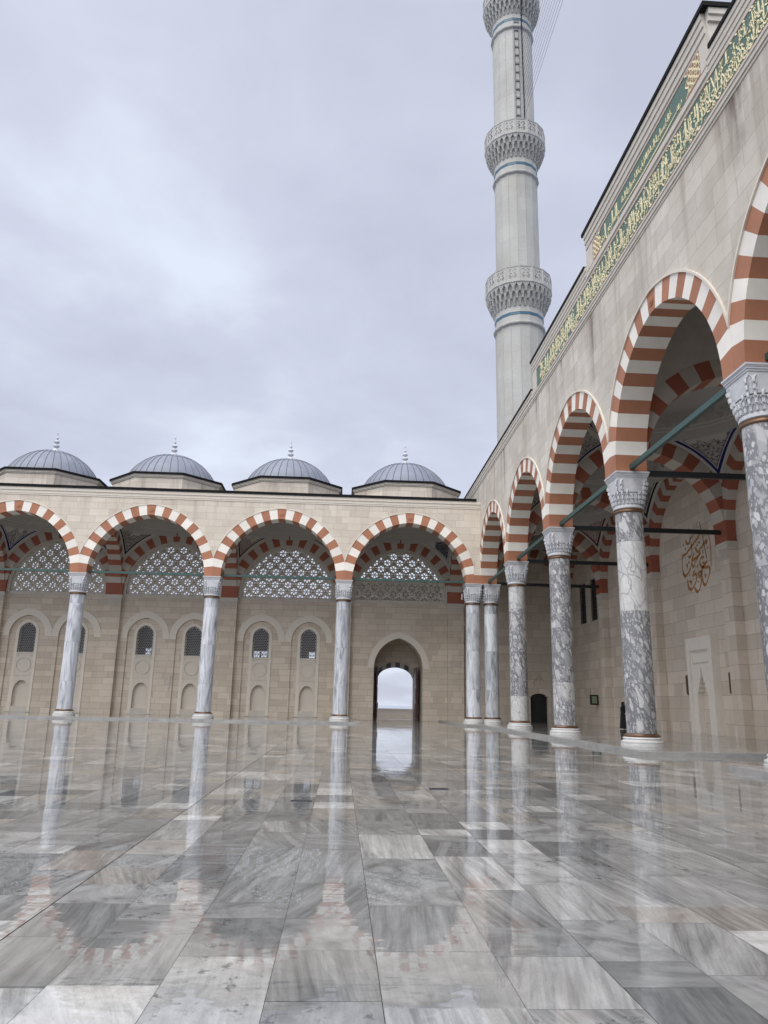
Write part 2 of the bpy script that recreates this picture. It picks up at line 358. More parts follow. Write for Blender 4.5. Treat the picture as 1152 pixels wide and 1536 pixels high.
# ------------------------------------------------------------------ mesh builder
ORG = {}
class MB:
    def __init__(s): s.v = []; s.f = []; s.m = []; s.mats = []
    def mi(s, mt):
        if mt not in s.mats: s.mats.append(mt)
        return s.mats.index(mt)
    def add(s, vs, fs, mt):
        o = len(s.v); s.v += [tuple(p) for p in vs]; k = s.mi(mt)
        for f in fs: s.f.append([o+i for i in f]); s.m.append(k)
    def box(s, x0, x1, y0, y1, z0, z1, mt):
        v = [(x, y, z) for z in (z0, z1) for y in (y0, y1) for x in (x0, x1)]
        s.add(v, [(0, 2, 3, 1), (4, 5, 7, 6), (0, 1, 5, 4), (2, 6, 7, 3), (0, 4, 6, 2), (1, 3, 7, 5)], mt)
    def prism(s, poly, d0, d1, mt, fm, caps=(1, 1)):
        """poly: (u,z) list; fm(u,z,d)->world"""
        n = len(poly)
        v = [fm(u, z, d0) for u, z in poly] + [fm(u, z, d1) for u, z in poly]
        f = [(i, (i+1) % n, n+(i+1) % n, n+i) for i in range(n)]
        if caps[0]: f.append(tuple(range(n-1, -1, -1)))
        if caps[1]: f.append(tuple(range(n, 2*n)))
        s.add(v, f, mt)
    def lathe(s, prof, n, mt, c=(0, 0, 0), rot=0.0, cap=True, rf=None):
        vs = []
        for r, z in prof:
            for i in range(n):
                a = rot + 2*math.pi*i/n
                q = rf(a, r, z) if rf else r
                vs.append((c[0]+q*math.cos(a), c[1]+q*math.sin(a), c[2]+z))
        f = []
        for j in range(len(prof)-1):
            for i in range(n):
                k = (i+1) % n
                f.append((j*n+i, j*n+k, (j+1)*n+k, (j+1)*n+i))
        if cap:
            f.append(tuple(range(n-1, -1, -1))); f.append(tuple((len(prof)-1)*n+i for i in range(n)))
        s.add(vs, f, mt)
    def tube(s, a, b, r, mt, n=6):
        a = Vector(a); b = Vector(b); d = (b-a).normalized()
        x = d.orthogonal().normalized(); y = d.cross(x)
        vs = [tuple(p + r*(math.cos(2*math.pi*i/n)*x + math.sin(2*math.pi*i/n)*y)) for p in (a, b) for i in range(n)]
        s.add(vs, [(i, (i+1) % n, n+(i+1) % n, n+i) for i in range(n)] + [tuple(range(n-1, -1, -1)), tuple(range(n, 2*n))], mt)
    def build(s, name, parent=None, origin=None, smooth=False, loc=None):
        po = Vector(ORG.get(parent.name, (0, 0, 0))) if parent else Vector((0, 0, 0))
        og = Vector(origin) if origin is not None else po
        me = bpy.data.meshes.new(name)
        me.from_pydata([(x-og.x, y-og.y, z-og.z) for x, y, z in s.v], [], s.f)
        for mt in s.mats: me.materials.append(M[mt])
        me.polygons.foreach_set('material_index', s.m)
        if smooth: me.polygons.foreach_set('use_smooth', [True]*len(me.polygons))
        me.update(); me.validate()
        o = bpy.data.objects.new(name, me); C.objects.link(o)
        o.location = og - po
        if parent: o.parent = parent
        ORG[o.name] = tuple(og)
        return o
def normals_out(o):
    import bmesh
    bm = bmesh.new(); bm.from_mesh(o.data); bmesh.ops.recalc_face_normals(bm, faces=bm.faces[:]); bm.to_mesh(o.data); bm.free()
def smooth_by_angle(o, ang=35):
    me = o.data
    me.polygons.foreach_set('use_smooth', [True]*len(me.polygons))
    import bmesh
    bm = bmesh.new(); bm.from_mesh(me)
    for e_ in bm.edges:
        if len(e_.link_faces) == 2 and e_.calc_face_angle(0) > R(ang): e_.smooth = False
    bm.to_mesh(me); bm.free()
def thing(name, label, cat, loc, group=None):
    o = bpy.data.objects.new(name, None); C.objects.link(o); o.location = loc
    ORG[o.name] = tuple(loc); o['label'] = label; o['category'] = cat
    if group: o['group'] = group
    return o
def tag(o, label, cat, group=None):
    o['label'] = label; o['category'] = cat
    if group: o['group'] = group
    return o
def struct(o): o['kind'] = 'structure'; return o
def dup(src, loc, parent):
    c = src.copy(); C.objects.link(c); c.parent = parent; c.location = loc
    ORG[c.name] = tuple(Vector(ORG.get(parent.name, (0, 0, 0))) + Vector(loc)) if parent else tuple(loc)
    for ch in src.children:
        d = ch.copy(); C.objects.link(d); d.parent = c; d.location = ch.location.copy()
    return c

# frames: u along wall, z up, d depth away from the courtyard
fmY = lambda x0, y0: (lambda u, z, d: (x0+u, y0+d, z))          # wall facing -Y
fmX = lambda y0, x0: (lambda u, z, d: (x0+d, y0-u, z))          # wall facing -X (u = viewer's right = -Y)

# ------------------------------------------------------------------ arches
ZS = 10.25; CC = .257; T = .77
def arch_x(a, z, t=0.0, c=CC, zs=ZS):
    r = a+c+t; dz = z-zs
    return math.sqrt(max(0, r*r-dz*dz))-c
def arch_arc(a, t=0.0, n=24, c=CC, zs=ZS, ang0=0.0):
    """right half from the springing to the apex"""
    r = a+c+t; A1 = math.acos(c/r)
    return [(-c+r*math.cos(ang0+(A1-ang0)*i/n), zs+r*math.sin(ang0+(A1-ang0)*i/n)) for i in range(n+1)]
def voussoirs(mb, a, t, xc, d0, d1, fm, white='white', red='red', c=CC, zs=ZS, th0=.65, nb=11, keymed=True):
    ths = th0/(a+c); tt = math.acos(c/(a+c)); st = (tt-ths)/(nb+.5)
    def blk(A0, A1, mt, sgn, key=False):
        k = 5
        ins = []; outs = []
        for i in range(k+1):
            A = A0+(A1-A0)*i/k
            ins.append((sgn*(-c+(a+c)*math.cos(A)), zs+(a+c)*math.sin(A)))
            re = a+c+t
            if math.cos(A) > 1e-6: re = min(re, (xc+c)/math.cos(A))
            outs.append((sgn*(-c+re*math.cos(A)), zs+re*math.sin(A)))
        poly = ins + outs[::-1]
        if sgn < 0: poly = poly[::-1]
        mb.prism(poly, d0, d1, mt, fm)
    for sgn in (1, -1):
        blk(0, ths, red, sgn)
        for i in range(nb):
            blk(ths+i*st, ths+(i+1)*st, white if i % 2 == 0 else red, sgn)
    # keystone: one block
    A0 = ths+nb*st
    ri = a+c; re = a+c+t
    p = []
    zk = lambda r: zs+math.sqrt(r*r-c*c)
    xi, zi = -c+ri*math.cos(A0), zs+ri*math.sin(A0)
    xo, zo = -c+re*math.cos(A0), zs+re*math.sin(A0)
    mb.prism([(-xi, zi), (0, zk(ri)), (xi, zi), (xo, zo), (0, zk(re)), (-xo, zo)], d0, d1, red, fm)
    if keymed:
        zc = (zk(ri)+zk(re))/2
        ring = [(.17*math.cos(2*math.pi*i/14), zc+.17*math.sin(2*math.pi*i/14)) for i in range(14)]
        mb.prism(ring, d0-.03, d0+.01, red, fm)
        ring = [(.08*math.cos(2*math.pi*i/8), zc+.08*math.sin(2*math.pi*i/8)) for i in range(8)]
        mb.prism(ring, d0-.055, d0-.02, red, fm)
def spandrel(mb, a, t, xc, ztop, d0, d1, mt, fm, c=CC, zs=ZS, n=28):
    """wall above the arch ring inside |u|<=xc up to ztop"""
    r = a+c+t
    A0 = math.acos(min(1, (xc+c)/r)) if xc+c < r else 0.0
    arc = arch_arc(a, t, n, c, zs, A0)
    for k in range(n):
        (x0, z0), (x1, z1) = arc[k], arc[k+1]
        x1 = max(x1, 0)
        mb.prism([(x1, z1), (x0, z0), (x0, ztop), (x1, ztop)], d0, d1, mt, fm)
        mb.prism([(-x0, z0), (-x1, z1), (-x1, ztop), (-x0, ztop)], d0, d1, mt, fm)
    if A0 == 0.0:
        mb.prism([(a+t, zs), (xc, zs), (xc, ztop), (a+t, ztop)], d0, d1, mt, fm)
        mb.prism([(-xc, zs), (-a-t, zs), (-a-t, ztop), (-xc, ztop)], d0, d1, mt, fm)
def fillet(mb, a, t, xc, d0, d1, mt, fm, w=.07, c=CC, zs=ZS, n=30):
    r = a+c+t
    A0 = math.acos(min(1, (xc+c)/r)) if xc+c < r else 0.0
    i_ = arch_arc(a, t, n, c, zs, A0); o_ = arch_arc(a, t+w, n, c, zs, A0)
    for k in range(n):
        for sgn in (1, -1):
            p = [i_[k], o_[k], o_[k+1], i_[k+1]]
            p = [(sgn*min(x, xc), z) for x, z in p]
            mb.prism(p if sgn > 0 else p[::-1], d0, d1, mt, fm)

# ------------------------------------------------------------------ column
def muqarnas(mb, c, z0, z1, rf, tiers, n, mt, depth=.09, rot=0.0, skip=None, stag=.5):
    """tiers of little hanging brackets; rf(a, s) radius at angle a, s in 0..1 from bottom to top"""
    h = (z1-z0)/tiers
    for k in range(tiers):
        s0 = k/tiers; s1 = (k+1)/tiers
        zb = z0+k*h; zt = zb+h
        for i in range(n):
            a = rot+2*math.pi*(i+stag*(k % 2))/n; da = math.pi/n*.90
            if skip and skip(k, a): continue
            def P(aa, r, z): return (c[0]+r*math.cos(aa), c[1]+r*math.sin(aa), z)
            ro = rf(a, s1)+.01; ri = rf(a, s0)-.08
            tip = zb-h*.25
            prof = [(-1, zt), (1, zt), (1, zt-h*.20), (.55, zt-h*.42), (.42, zt-h*.6), (.40, tip), (-.40, tip), (-.42, zt-h*.6), (-.55, zt-h*.42), (-1, zt-h*.20)]
            vs = []
            for q, z in prof:
                s = (z-zb)/h; ra = ri
                vs.append(P(a+q*da, ra, z))
            for q, z in prof:
                s = max(0, min(1, (z-tip)/(zt-tip))); ra = rf(a+q*da, s0)*(1-s)+rf(a+q*da, s1)*s+.012
                if abs(q) < .5: ra += depth*.35
                vs.append(P(a+q*da, ra, z))
            m = len(prof)
            mb.add(vs, [(j, (j+1) % m, m+(j+1) % m, m+j) for j in range(m)] + [tuple(range(m, 2*m)), tuple(range(m-1, -1, -1))], mt)
def make_column(parent, loc, shaft_mat, name='column'):
    """base at z = 0 of its own frame; the shaft is the part, capital, collars and base are its sub-parts"""
    ox, oy, oz = loc
    P0 = Vector(loc)
    s = MB()
    s.lathe([(.53, .42), (.527, 4.0), (.52, 7.0), (.512, 8.64)], 40, shaft_mat, loc)
    col = s.build(name, parent, loc)
    smooth_by_angle(col)
    c = MB()
    hw = .60
    def rf(a, s_):
        sq = hw/max(abs(math.cos(a)), abs(math.sin(a))); sq = min(sq, hw*1.30)
        q = s_**.8
        return (.545*(1-q)+sq*q)
    prof = []
    for k in range(9):
        s_ = k/8; prof.append((s_, 8.82+1.12*s_))
    c.lathe([(0, z) for _, z in prof], 48, 'cap', loc, cap=True, rf=lambda a, r, z: rf(a, (z-8.82)/1.12)-.045)
    c.lathe([(.535, 8.70), (.575, 8.73), (.575, 8.80), (.535, 8.86)], 40, 'cap', loc)
    muqarnas(c, (ox, oy), oz+8.93, oz+9.83, rf, 5, 24, 'cap', .17, math.pi/24, skip=lambda k, a: k >= 2 and abs(math.sin(2*a)) < (.55 if k == 2 else .72), stag=0)
    # plain panels between the corner towers
    c.lathe([(0, 9.33), (0, 9.55), (0, 9.80)], 48, 'cap', loc, cap=False, rf=lambda a, r, z: rf(a, (z-8.82)/1.12)+.015)
    # abacus: square stepped mouldings
    z = 9.80
    for hwk, hh in ((.575, .12), (.60, .06), (.625, .06), (.645, .035), (.665, .055)):
        c.box(ox-hwk, ox+hwk, oy-hwk, oy+hwk, oz+z, oz+z+hh, 'cap'); z += hh
    cap = c.build('capital', col, loc)
    k = MB()
    k.lathe([(.53, 8.56), (.565, 8.58), (.575, 8.62), (.555, 8.655), (.575, 8.69), (.53, 8.71)], 40, 'bronze', loc)
    o = k.build('collar', col, loc); smooth_by_angle(o, 60)
    k = MB()
    k.lathe([(.53, .30), (.63, .31), (.645, .36), (.60, .385), (.585, .41), (.53, .44)], 40, 'bronze', loc)
    o = k.build('foot_ring', col, loc); smooth_by_angle(o, 60)
    k = MB()
    k.lathe([(.76, 0), (.76, .07), (.73, .085), (.75, .12), (.74, .16), (.68, .185), (.655, .23), (.68, .26), (.66, .30), (.60, .315), (.5, .316)], 44, 'base', loc)
    o = k.build('base', col, loc); smooth_by_angle(o, 50)
    return col

# ------------------------------------------------------------------ vaults
def vault(parent, cx, cy, hx, hy, ax, ay, pend, vs=False):
    """pendentives between four arches (ax: half span of arches on y sides, ay: on x sides), then dome"""
    NU, NV = 22, 26
    mb = MB(); edges = []; rises = []
    rx = ax+CC+T+.03; ry = ay+CC+T+.03
    phA0 = math.acos(min(1, (hx+CC)/rx)); phA1 = math.acos(CC/rx)
    phB0 = math.acos(min(1, (hy+CC)/ry)); phB1 = math.acos(CC/ry)
    topz = ZS+max(math.sqrt(rx*rx-CC*CC), math.sqrt(ry*ry-CC*CC))
    for sx in (1, -1):
        for sy in (1, -1):
            grid = []
            for j in range(NV+1):
                v = (j/NV)
                pa = phA0+(phA1-phA0)*v; pb = phB0+(phB1-phB0)*v
                A = Vector((-CC+rx*math.cos(pa), hy, ZS+rx*math.sin(pa)))
                B = Vector((hx, -CC+ry*math.cos(pb), ZS+ry*math.sin(pb)))
                # keep the widths inside the bay
                aA = math.atan2(A.y, A.x); aB = math.atan2(B.y, B.x); rA = math.hypot(A.x, A.y); rB = math.hypot(B.x, B.y)
                row = []
                for i in range(NU+1):
                    u = i/NU; an = aA+(aB-aA)*u; r_ = rA+(rB-rA)*u
                    row.append(Vector((r_*math.cos(an), r_*math.sin(an), A.z+(B.z-A.z)*u)))
                grid.append(row)
            ed = [row[0] for row in grid]+[row[-1] for row in grid]+grid[-1]
            vsl = []; fs = []
            for j in range(NV+1):
                for i in range(NU+1):
                    p = grid[j][i]
                    vsl.append((cx+sx*p.x, cy+sy*p.y, p.z))
                    edges.append(min((p-q).length for q in ed)); rises.append(j/NV)
            for j in range(NV):
                for i in range(NU):
                    a = j*(NU+1)+i
                    fs.append((a, a+1, a+NU+2, a+NU+1))
            mb.add(vsl, fs, pend)
    o = mb.build('pendentives', parent, smooth=True)
    at = o.data.attributes.new('edge', 'FLOAT', 'POINT'); at.data.foreach_set('value', edges)
    at = o.data.attributes.new('rise', 'FLOAT', 'POINT'); at.data.foreach_set('value', rises)
    # inner dome
    d = MB(); n = 48
    def rad(a):
        aa = abs(((a+math.pi/4) % (math.pi/2))-math.pi/4)
        return None
    def rf(a, r, z):
        q = math.cos(a)**2
        return r*(hx*q+hy*(1-q))
    prof = [(1.0, topz-.5), (1.0, topz+.02), (.985, topz+.05), (.985, topz+.20), (.96, topz+.22), (.955, topz+.75)]
    for k in range(1, 11):
        t_ = k/10*math.pi/2
        prof.append((.95*math.cos(t_)+.0005, topz+.75+2.3*math.sin(t_)))
    d.lathe(prof, n, 'dome_in', (cx, cy, 0), cap=False, rf=rf)
    if vs:
        for i in range(34):       # V-shaped reliefs round the drum
            for lev, dz in ((0, .50), (1, .30)):
                a = 2*math.pi*(i+.5*lev)/34
                for s_ in (-1, 1):
                    a2 = a+s_*.062
                    q = hx*.955
                    p = [(a, dz), (a2, dz+.24), (a2, dz+.31), (a, dz+.08)] if lev == 0 else [(a, dz+.16), (a2, dz-.08), (a2, dz-.15), (a, dz+.08)]
                    vv = [(cx+(q-dd)*math.cos(t_), cy+(q-dd)*math.sin(t_), topz+z_) for dd in (0, .09) for t_, z_ in p]
                    d.add(vv, [(0, 1, 5, 4), (1, 2, 6, 5), (2, 3, 7, 6), (3, 0, 4, 7), (4, 5, 6, 7)], 'dome_in')
    oo = d.build('dome_vault', parent); smooth_by_angle(oo, 30)

# ------------------------------------------------------------------ curve plates with real holes
def plate_with_holes(name, outline, holes, thick, mt):
    cu = bpy.data.curves.new('tmp', 'CURVE'); cu.dimensions = '2D'; cu.fill_mode = 'BOTH'; cu.extrude = thick/2
    for poly in [outline]+holes:
        sp = cu.splines.new('POLY'); sp.points.add(len(poly)-1); sp.use_cyclic_u = True
        for k, (x, y) in enumerate(poly): sp.points[k].co = (x, y, 0, 1)
    ob = bpy.data.objects.new('tmp', cu); C.objects.link(ob)
    bpy.context.view_layer.update()
    me = bpy.data.meshes.new_from_object(ob.evaluated_get(bpy.context.evaluated_depsgraph_get()))
    bpy.data.objects.remove(ob); bpy.data.curves.remove(cu)
    me.name = name; me.materials.clear(); me.materials.append(M[mt])
    # lay upright: curve x -> X, curve y -> Z, thickness -> Y
    for v in me.vertices: v.co = Vector((v.co.x, v.co.z, v.co.y))
    me.flip_normals()
    return me
def pointed_outline(a, zb, zs, c, n=14):
    r = arch_arc(a, 0, n, c, zs)
    return [(-a, zb), (a, zb)] + r[:-1] + [(0, r[-1][1])] + [(-x, z) for x, z in r[:-1]][::-1]
def inside_pointed(x, z, a, zb, zs, c, mg):
    if z < zb+mg: return False
    if z <= zs: return abs(x) < a-mg
    return math.hypot(abs(x)+c, z-zs) < a+c-mg

# ================================================================== GROUND
YB, X4, S = 56.83, 9.788, 9.748
XR, SR = 10.919, 9.613
HT = .6                     # half pier
YF, XF = YB-HT, XR-HT       # facade planes
PL = .123
colX = [X4-S*i for i in range(6)]
colY = [YB-SR*i for i in range(7)]
YW, XW = 65.95, 20.0        # inner wall faces
PYY, PXX = 65.5, 19.5       # pilaster faces

def slab_sheet(name, x0, x1, y0, y1, z, mt, seed, fixed=None, jit=.0006, sw=(.55, .72), inset=.0035, excl=None):
    rnd = random.Random(seed)
    xs = [x0]
    if fixed:
        xs = list(fixed)
        while xs[0] > x0: xs.insert(0, xs[0]-rnd.choice((.52, .56, .60, .66, .70)))
        while xs[-1] < x1: xs.append(xs[-1]+rnd.choice((.52, .56, .60, .66, .70)))
        xs[0] = x0; xs[-1] = x1
    else:
        while xs[-1] < x1-.9: xs.append(xs[-1]+rnd.choice((.62, .9, 1.2)))
        xs[-1] = x1
    V = []; Fc = []; UV = []; TN = []
    gaps = [rnd.choice((.0012, .0012, .002, .0045)) for _ in xs]
    for ki, (a, b) in enumerate(zip(xs[:-1], xs[1:])):
        y = y0+rnd.random()*-.8
        while y < y1:
            L = rnd.choice((.42, .6, .68, .80, .87, 1.05, 1.35)); 
            ya, yb = max(y, y0), min(y+L, y1); y += L
            if yb-ya < .05: continue
            if excl and excl((a+b)/2, (ya+yb)/2): continue
            parts = [(a, b)]
            if b-a > 1.0 and rnd.random() < .55:
                q = a+(b-a)*rnd.choice((.45, .5, .55)); parts = [(a, q), (q, b)]
            for (p, q) in parts:
                i = .0012; gl0 = gaps[ki] if p == a else .0012; gr0 = gaps[ki+1] if q == b else .0012; tx = rnd.gauss(0, jit); ty = rnd.gauss(0, jit); mx_, my_ = (p+q)/2, (ya+yb)/2
                tone = min(1, max(0, rnd.gauss(.5, .27))); st = rnd.choice((.0, .3, .8, 1, 1)); br = rnd.random()
                ang = rnd.choice((0, 0, 0, 0, .3, -.25, math.pi/2))+rnd.gauss(0, .10); ox, oy = rnd.uniform(0, 90), rnd.uniform(0, 90)
                for (X, Y) in ((p+gl0, ya+i), (q-gr0, ya+i), (q-gr0, yb-i), (p+gl0, yb-i)):
                    V.append((X, Y, z+tx*(X-mx_)+ty*(Y-my_)))
                    dx, dy = X-mx_, Y-my_
                    UV.append((ox+dx*math.cos(ang)-dy*math.sin(ang), oy+dx*math.sin(ang)+dy*math.cos(ang)))
                    TN.append((tone, st, br, 1))
                n = len(V); Fc.append((n-4, n-3, n-2, n-1))
    me = bpy.data.meshes.new(name); me.from_pydata(V, [], Fc); me.materials.append(M[mt])
    uv = me.uv_layers.new(name='slab'); uv.data.foreach_set('uv', [c for l in me.loops for c in UV[l.vertex_index]])
    ca = me.color_attributes.new('tone', 'FLOAT_COLOR', 'POINT'); ca.data.foreach_set('color', [c for t_ in TN for c in t_])
    o = bpy.data.objects.new(name, me); C.objects.link(o); return struct(o)
PE = 9.45                                         # courtyard edge of the portico plinth
YP = 53.6                                         # courtyard edge of the gallery plinth
G0, G1 = 18.85, 24.15                             # gap in the plinth in front of the portal
DX0, DX1 = 1.45, 8.35                             # gap in front of the passage
def on_plinth(x, y):
    if x > PE and not (G0 < y < G1): return True
    if y > YP and not (DX0 < x < DX1): return True
    return False
slab_sheet('courtyard_floor', -40, 22, -6, 70, 0, 'floor', 3, fixed=(-2.55, -2.0, -1.45, -.88, -.32, .26, .965, 1.55, 2.1, 2.65),
           excl=lambda x, y: on_plinth(x, y) and on_plinth(x-.8, y-.8) and on_plinth(x+.8, y+.8))
b = MB(); b.box(-90, 90, -60, 84, -.6, -.008, 'joint'); struct(b.build('ground'))
b = MB(); b.box(-90, 90, 84.5, 86, -.6, -.02, 'terrace'); 
# terrace beyond the gallery, then the sea far below
g_ = MB(); g_.add([(-90, 67.2, -.004), (90, 67.2, -.004), (90, 84, -.004), (-90, 84, -.004)], [(0, 1, 2, 3)], 'terrace'); struct(g_.build('terrace'))
g_ = MB(); g_.add([(-70000, -70000, -240), (70000, -70000, -240), (70000, 70000, -240), (-70000, 70000, -240)], [(0, 1, 2, 3)], 'sea'); struct(g_.build('sea'))
# plinths: kerb stones along the edge, slabs on top
k = MB()
def kerb(x0, x1, y0, y1):
    along = (x1-x0) > (y1-y0); n = max(1, round(((x1-x0) if along else (y1-y0))/1.6))
    for i in range(n):
        if along: k.box(x0+(x1-x0)*i/n+.004, x0+(x1-x0)*(i+1)/n-.004, y0, y1, -.005, PL, 'kerb')
        else: k.box(x0, x1, y0+(y1-y0)*i/n+.004, y0+(y1-y0)*(i+1)/n-.004, -.005, PL, 'kerb')
kerb(-40, DX0, YP, YP+.4); kerb(DX1, PE+.4, YP, YP+.4)
kerb(DX0-.4, DX0, YP+.4, YW); kerb(DX1, DX1+.4, YP+.4, YW)
kerb(PE, PE+.4, G1, YP); kerb(PE+.4, XW, G1, G1+.4)
kerb(PE, PE+.4, -6, G0); kerb(PE+.4, XW, G0-.4, G0)
struct(k.build('plinth_kerb'))
def psheet(nm, x0, x1, y0, y1, sd):
    q = MB(); q.box(x0, x1, y0, y1, -.005, PL-.010, 'joint'); o = q.build(nm+'_bed'); struct(o)
    slab_sheet(nm, x0, x1, y0, y1, PL-.002, 'plinth', sd, jit=.0006)
psheet('walkway_floor', -40, DX0-.4, YP+.4, YW, 11)
psheet('walkway_floor', DX1+.4, XW, YP+.4, YW, 12)
psheet('walkway_floor', PE+.4, XW, G1+.4, YP+.4, 13)
psheet('walkway_floor', PE+.4, XW, -6, G0-.4, 14)

# ================================================================== GALLERY (far side)
gal = thing('arcade_gallery', 'domed arcade gallery with white columns and striped arches across the far side of the court', 'building', (-12, YB, 0))
aS = S/2-HT
fc = MB(); ZC = 16.02
for i in range(5):
    cx = (colX[i]+colX[i+1])/2
    spandrel(fc, aS, T, S/2, ZC, 0, 2*HT, 'face', fmY(cx, YF))
fc.box(colX[0]+.0, XF, YF, YF+2*HT, 10.92, ZC, 'face')
fc.build('facade_wall', gal)
ar = []
for i in range(5):
    cx = (colX[i]+colX[i+1])/2
    v = MB(); voussoirs(v, aS, T, S/2-.002 if i else S/2+.53-.0, -.012, 2*HT+.012, fmY(cx, YF)) if False else voussoirs(v, aS, T, S/2-.0015, -.012, 2*HT+.012, fmY(cx, YF))
    fillet(v, aS, T, S/2-.002, -.05, .02, 'trim', fmY(cx, YF), .06)
    if i == 0:     # corner springer over the outer half of the twin column
        v.box(colX[0]+.001, XF-.002, YF-.012, YF+2*HT, ZS, ZS+.66, 'red')
        v.box(colX[0]+.001, XF-.004, YF-.006, YF+2*HT, ZS+.66, ZS+.70, 'white')
    v.build('arch', gal)
cn = MB()
xa, xb = colX[5]-.6, XF
for z0, z1, d in ((16.02, 16.14, .04), (16.14, 16.36, .07), (16.36, 16.60, .13)):
    cn.box(xa, xb-.002, YF-d, YF+.3, z0, z1, 'trim')
cn.build('cornice', gal)
lp = MB(); lp.box(xa, xb-.3, YF-.20, YF+.35, 16.60, 16.80, 'lip'); lp.build('roof_edge', gal)
rf_ = MB()
for i in range(5):      # roof deck, open under each dome
    x1, x0 = colX[i], colX[i+1]
    rf_.box(x0, x0+.75, YF+.3, 66.5, 16.4, 16.55, 'lead'); rf_.box(x1-.75, x1, YF+.3, 66.5, 16.4, 16.55, 'lead')
    rf_.box(x0+.75, x1-.75, YF+.3, 57.55, 16.4, 16.55, 'lead'); rf_.box(x0+.75, x1-.75, 65.4, 66.5, 16.4, 16.55, 'lead')
rf_.box(colX[0], 20.8, YF+.3, 67.0, 16.4, 16.55, 'lead')
rf_.build('roof', gal)
c0 = make_column(gal, (colX[1], YB, PL-.002), 'colw')
gl = Vector((-12, YB, 0))
for x in [colX[0]]+colX[2:]:
    dup(c0, Vector((x, YB, PL-.002))-gl, gal)
# tie bars
tb = MB()
tb.box(colX[5], colX[0], YB-.07, YB+.07, ZS+.10, ZS+.26, 'teal'); tb.build('tie_bar', gal)
# transverse arches
aT = (PYY-(YB+HT))/2; yc = (PYY+YB+HT)/2
for x in colX[:6]:
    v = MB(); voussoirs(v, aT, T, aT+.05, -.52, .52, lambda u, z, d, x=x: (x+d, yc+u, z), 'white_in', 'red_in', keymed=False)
    spandrel(v, aT, T, aT+.02, 16.3, -.5, .5, 'trim2', lambda u, z, d, x=x: (x+d, yc+u, z), n=16)
    v.build('cross_arch', gal)
pend = ['pend_dark', 'pend_red', 'pend_black', 'pend_blue', 'pend_red']
for i in range(5):
    vault(gal, (colX[i]+colX[i+1])/2, yc, S/2-.5, aT, aS, aT, pend[i])
# back wall --------------------------------------------------
bw = MB(); ad_ = MB()
WTH = 1.3
def arch_cell(mb, x0, x1, z1, cx, a, zs, c, zb, d0, d1, mt, fm, n=14, z0=None):
    """wall cell x0..x1, z0..z1 with one pointed opening standing on zb"""
    z0 = zb if z0 is None else z0
    if zb > z0: mb.prism([(x0, z0), (x1, z0), (x1, zb), (x0, zb)], d0, d1, mt, fm)
    arc = arch_arc(a, 0, n, c, zs)
    mb.prism([(x0, zb), (cx-a, zb), (cx-a, zs), (x0, zs)], d0, d1, mt, fm)
    mb.prism([(cx+a, zb), (x1, zb), (x1, zs), (cx+a, zs)], d0, d1, mt, fm)
    mb.prism([(cx+a, zs), (x1, zs), (x1, z1), (cx+a, z1)], d0, d1, mt, fm)
    mb.prism([(x0, zs), (cx-a, zs), (cx-a, z1), (x0, z1)], d0, d1, mt, fm)
    for k_ in range(n):
        (xa_, za), (xb_, zb_) = arc[k_], arc[k_+1]; xb_ = max(0, xb_)
        mb.prism([(cx+xb_, zb_), (cx+xa_, za), (cx+xa_, z1), (cx+xb_, z1)], d0, d1, mt, fm)
        mb.prism([(cx-xa_, za), (cx-xb_, zb_), (cx-xb_, z1), (cx-xa_, z1)], d0, d1, mt, fm)
def arch_band(mb, cx, a, t, zs, c, d0, d1, mt, fm, n=20, zlow=None):
    i_ = arch_arc(a, 0, n, c, zs); o_ = arch_arc(a, t, n, c, zs)
    for k_ in range(n):
        for sg in (1, -1):
            p = [(cx+sg*max(0, x), z) for x, z in (i_[k_], o_[k_], o_[k_+1], i_[k_+1])]
            mb.prism(p if sg > 0 else p[::-1], d0, d1, mt, fm)
    if zlow is not None:
        mb.prism([(cx+a, zlow), (cx+a+t, zlow), (cx+a+t, zs), (cx+a, zs)], d0, d1, mt, fm)
        mb.prism([(cx-a-t, zlow), (cx-a, zlow), (cx-a, zs), (cx-a-t, zs)], d0, d1, mt, fm)
ZSILL = 9.95
win_pts = []
fw = fmY(0, YW)
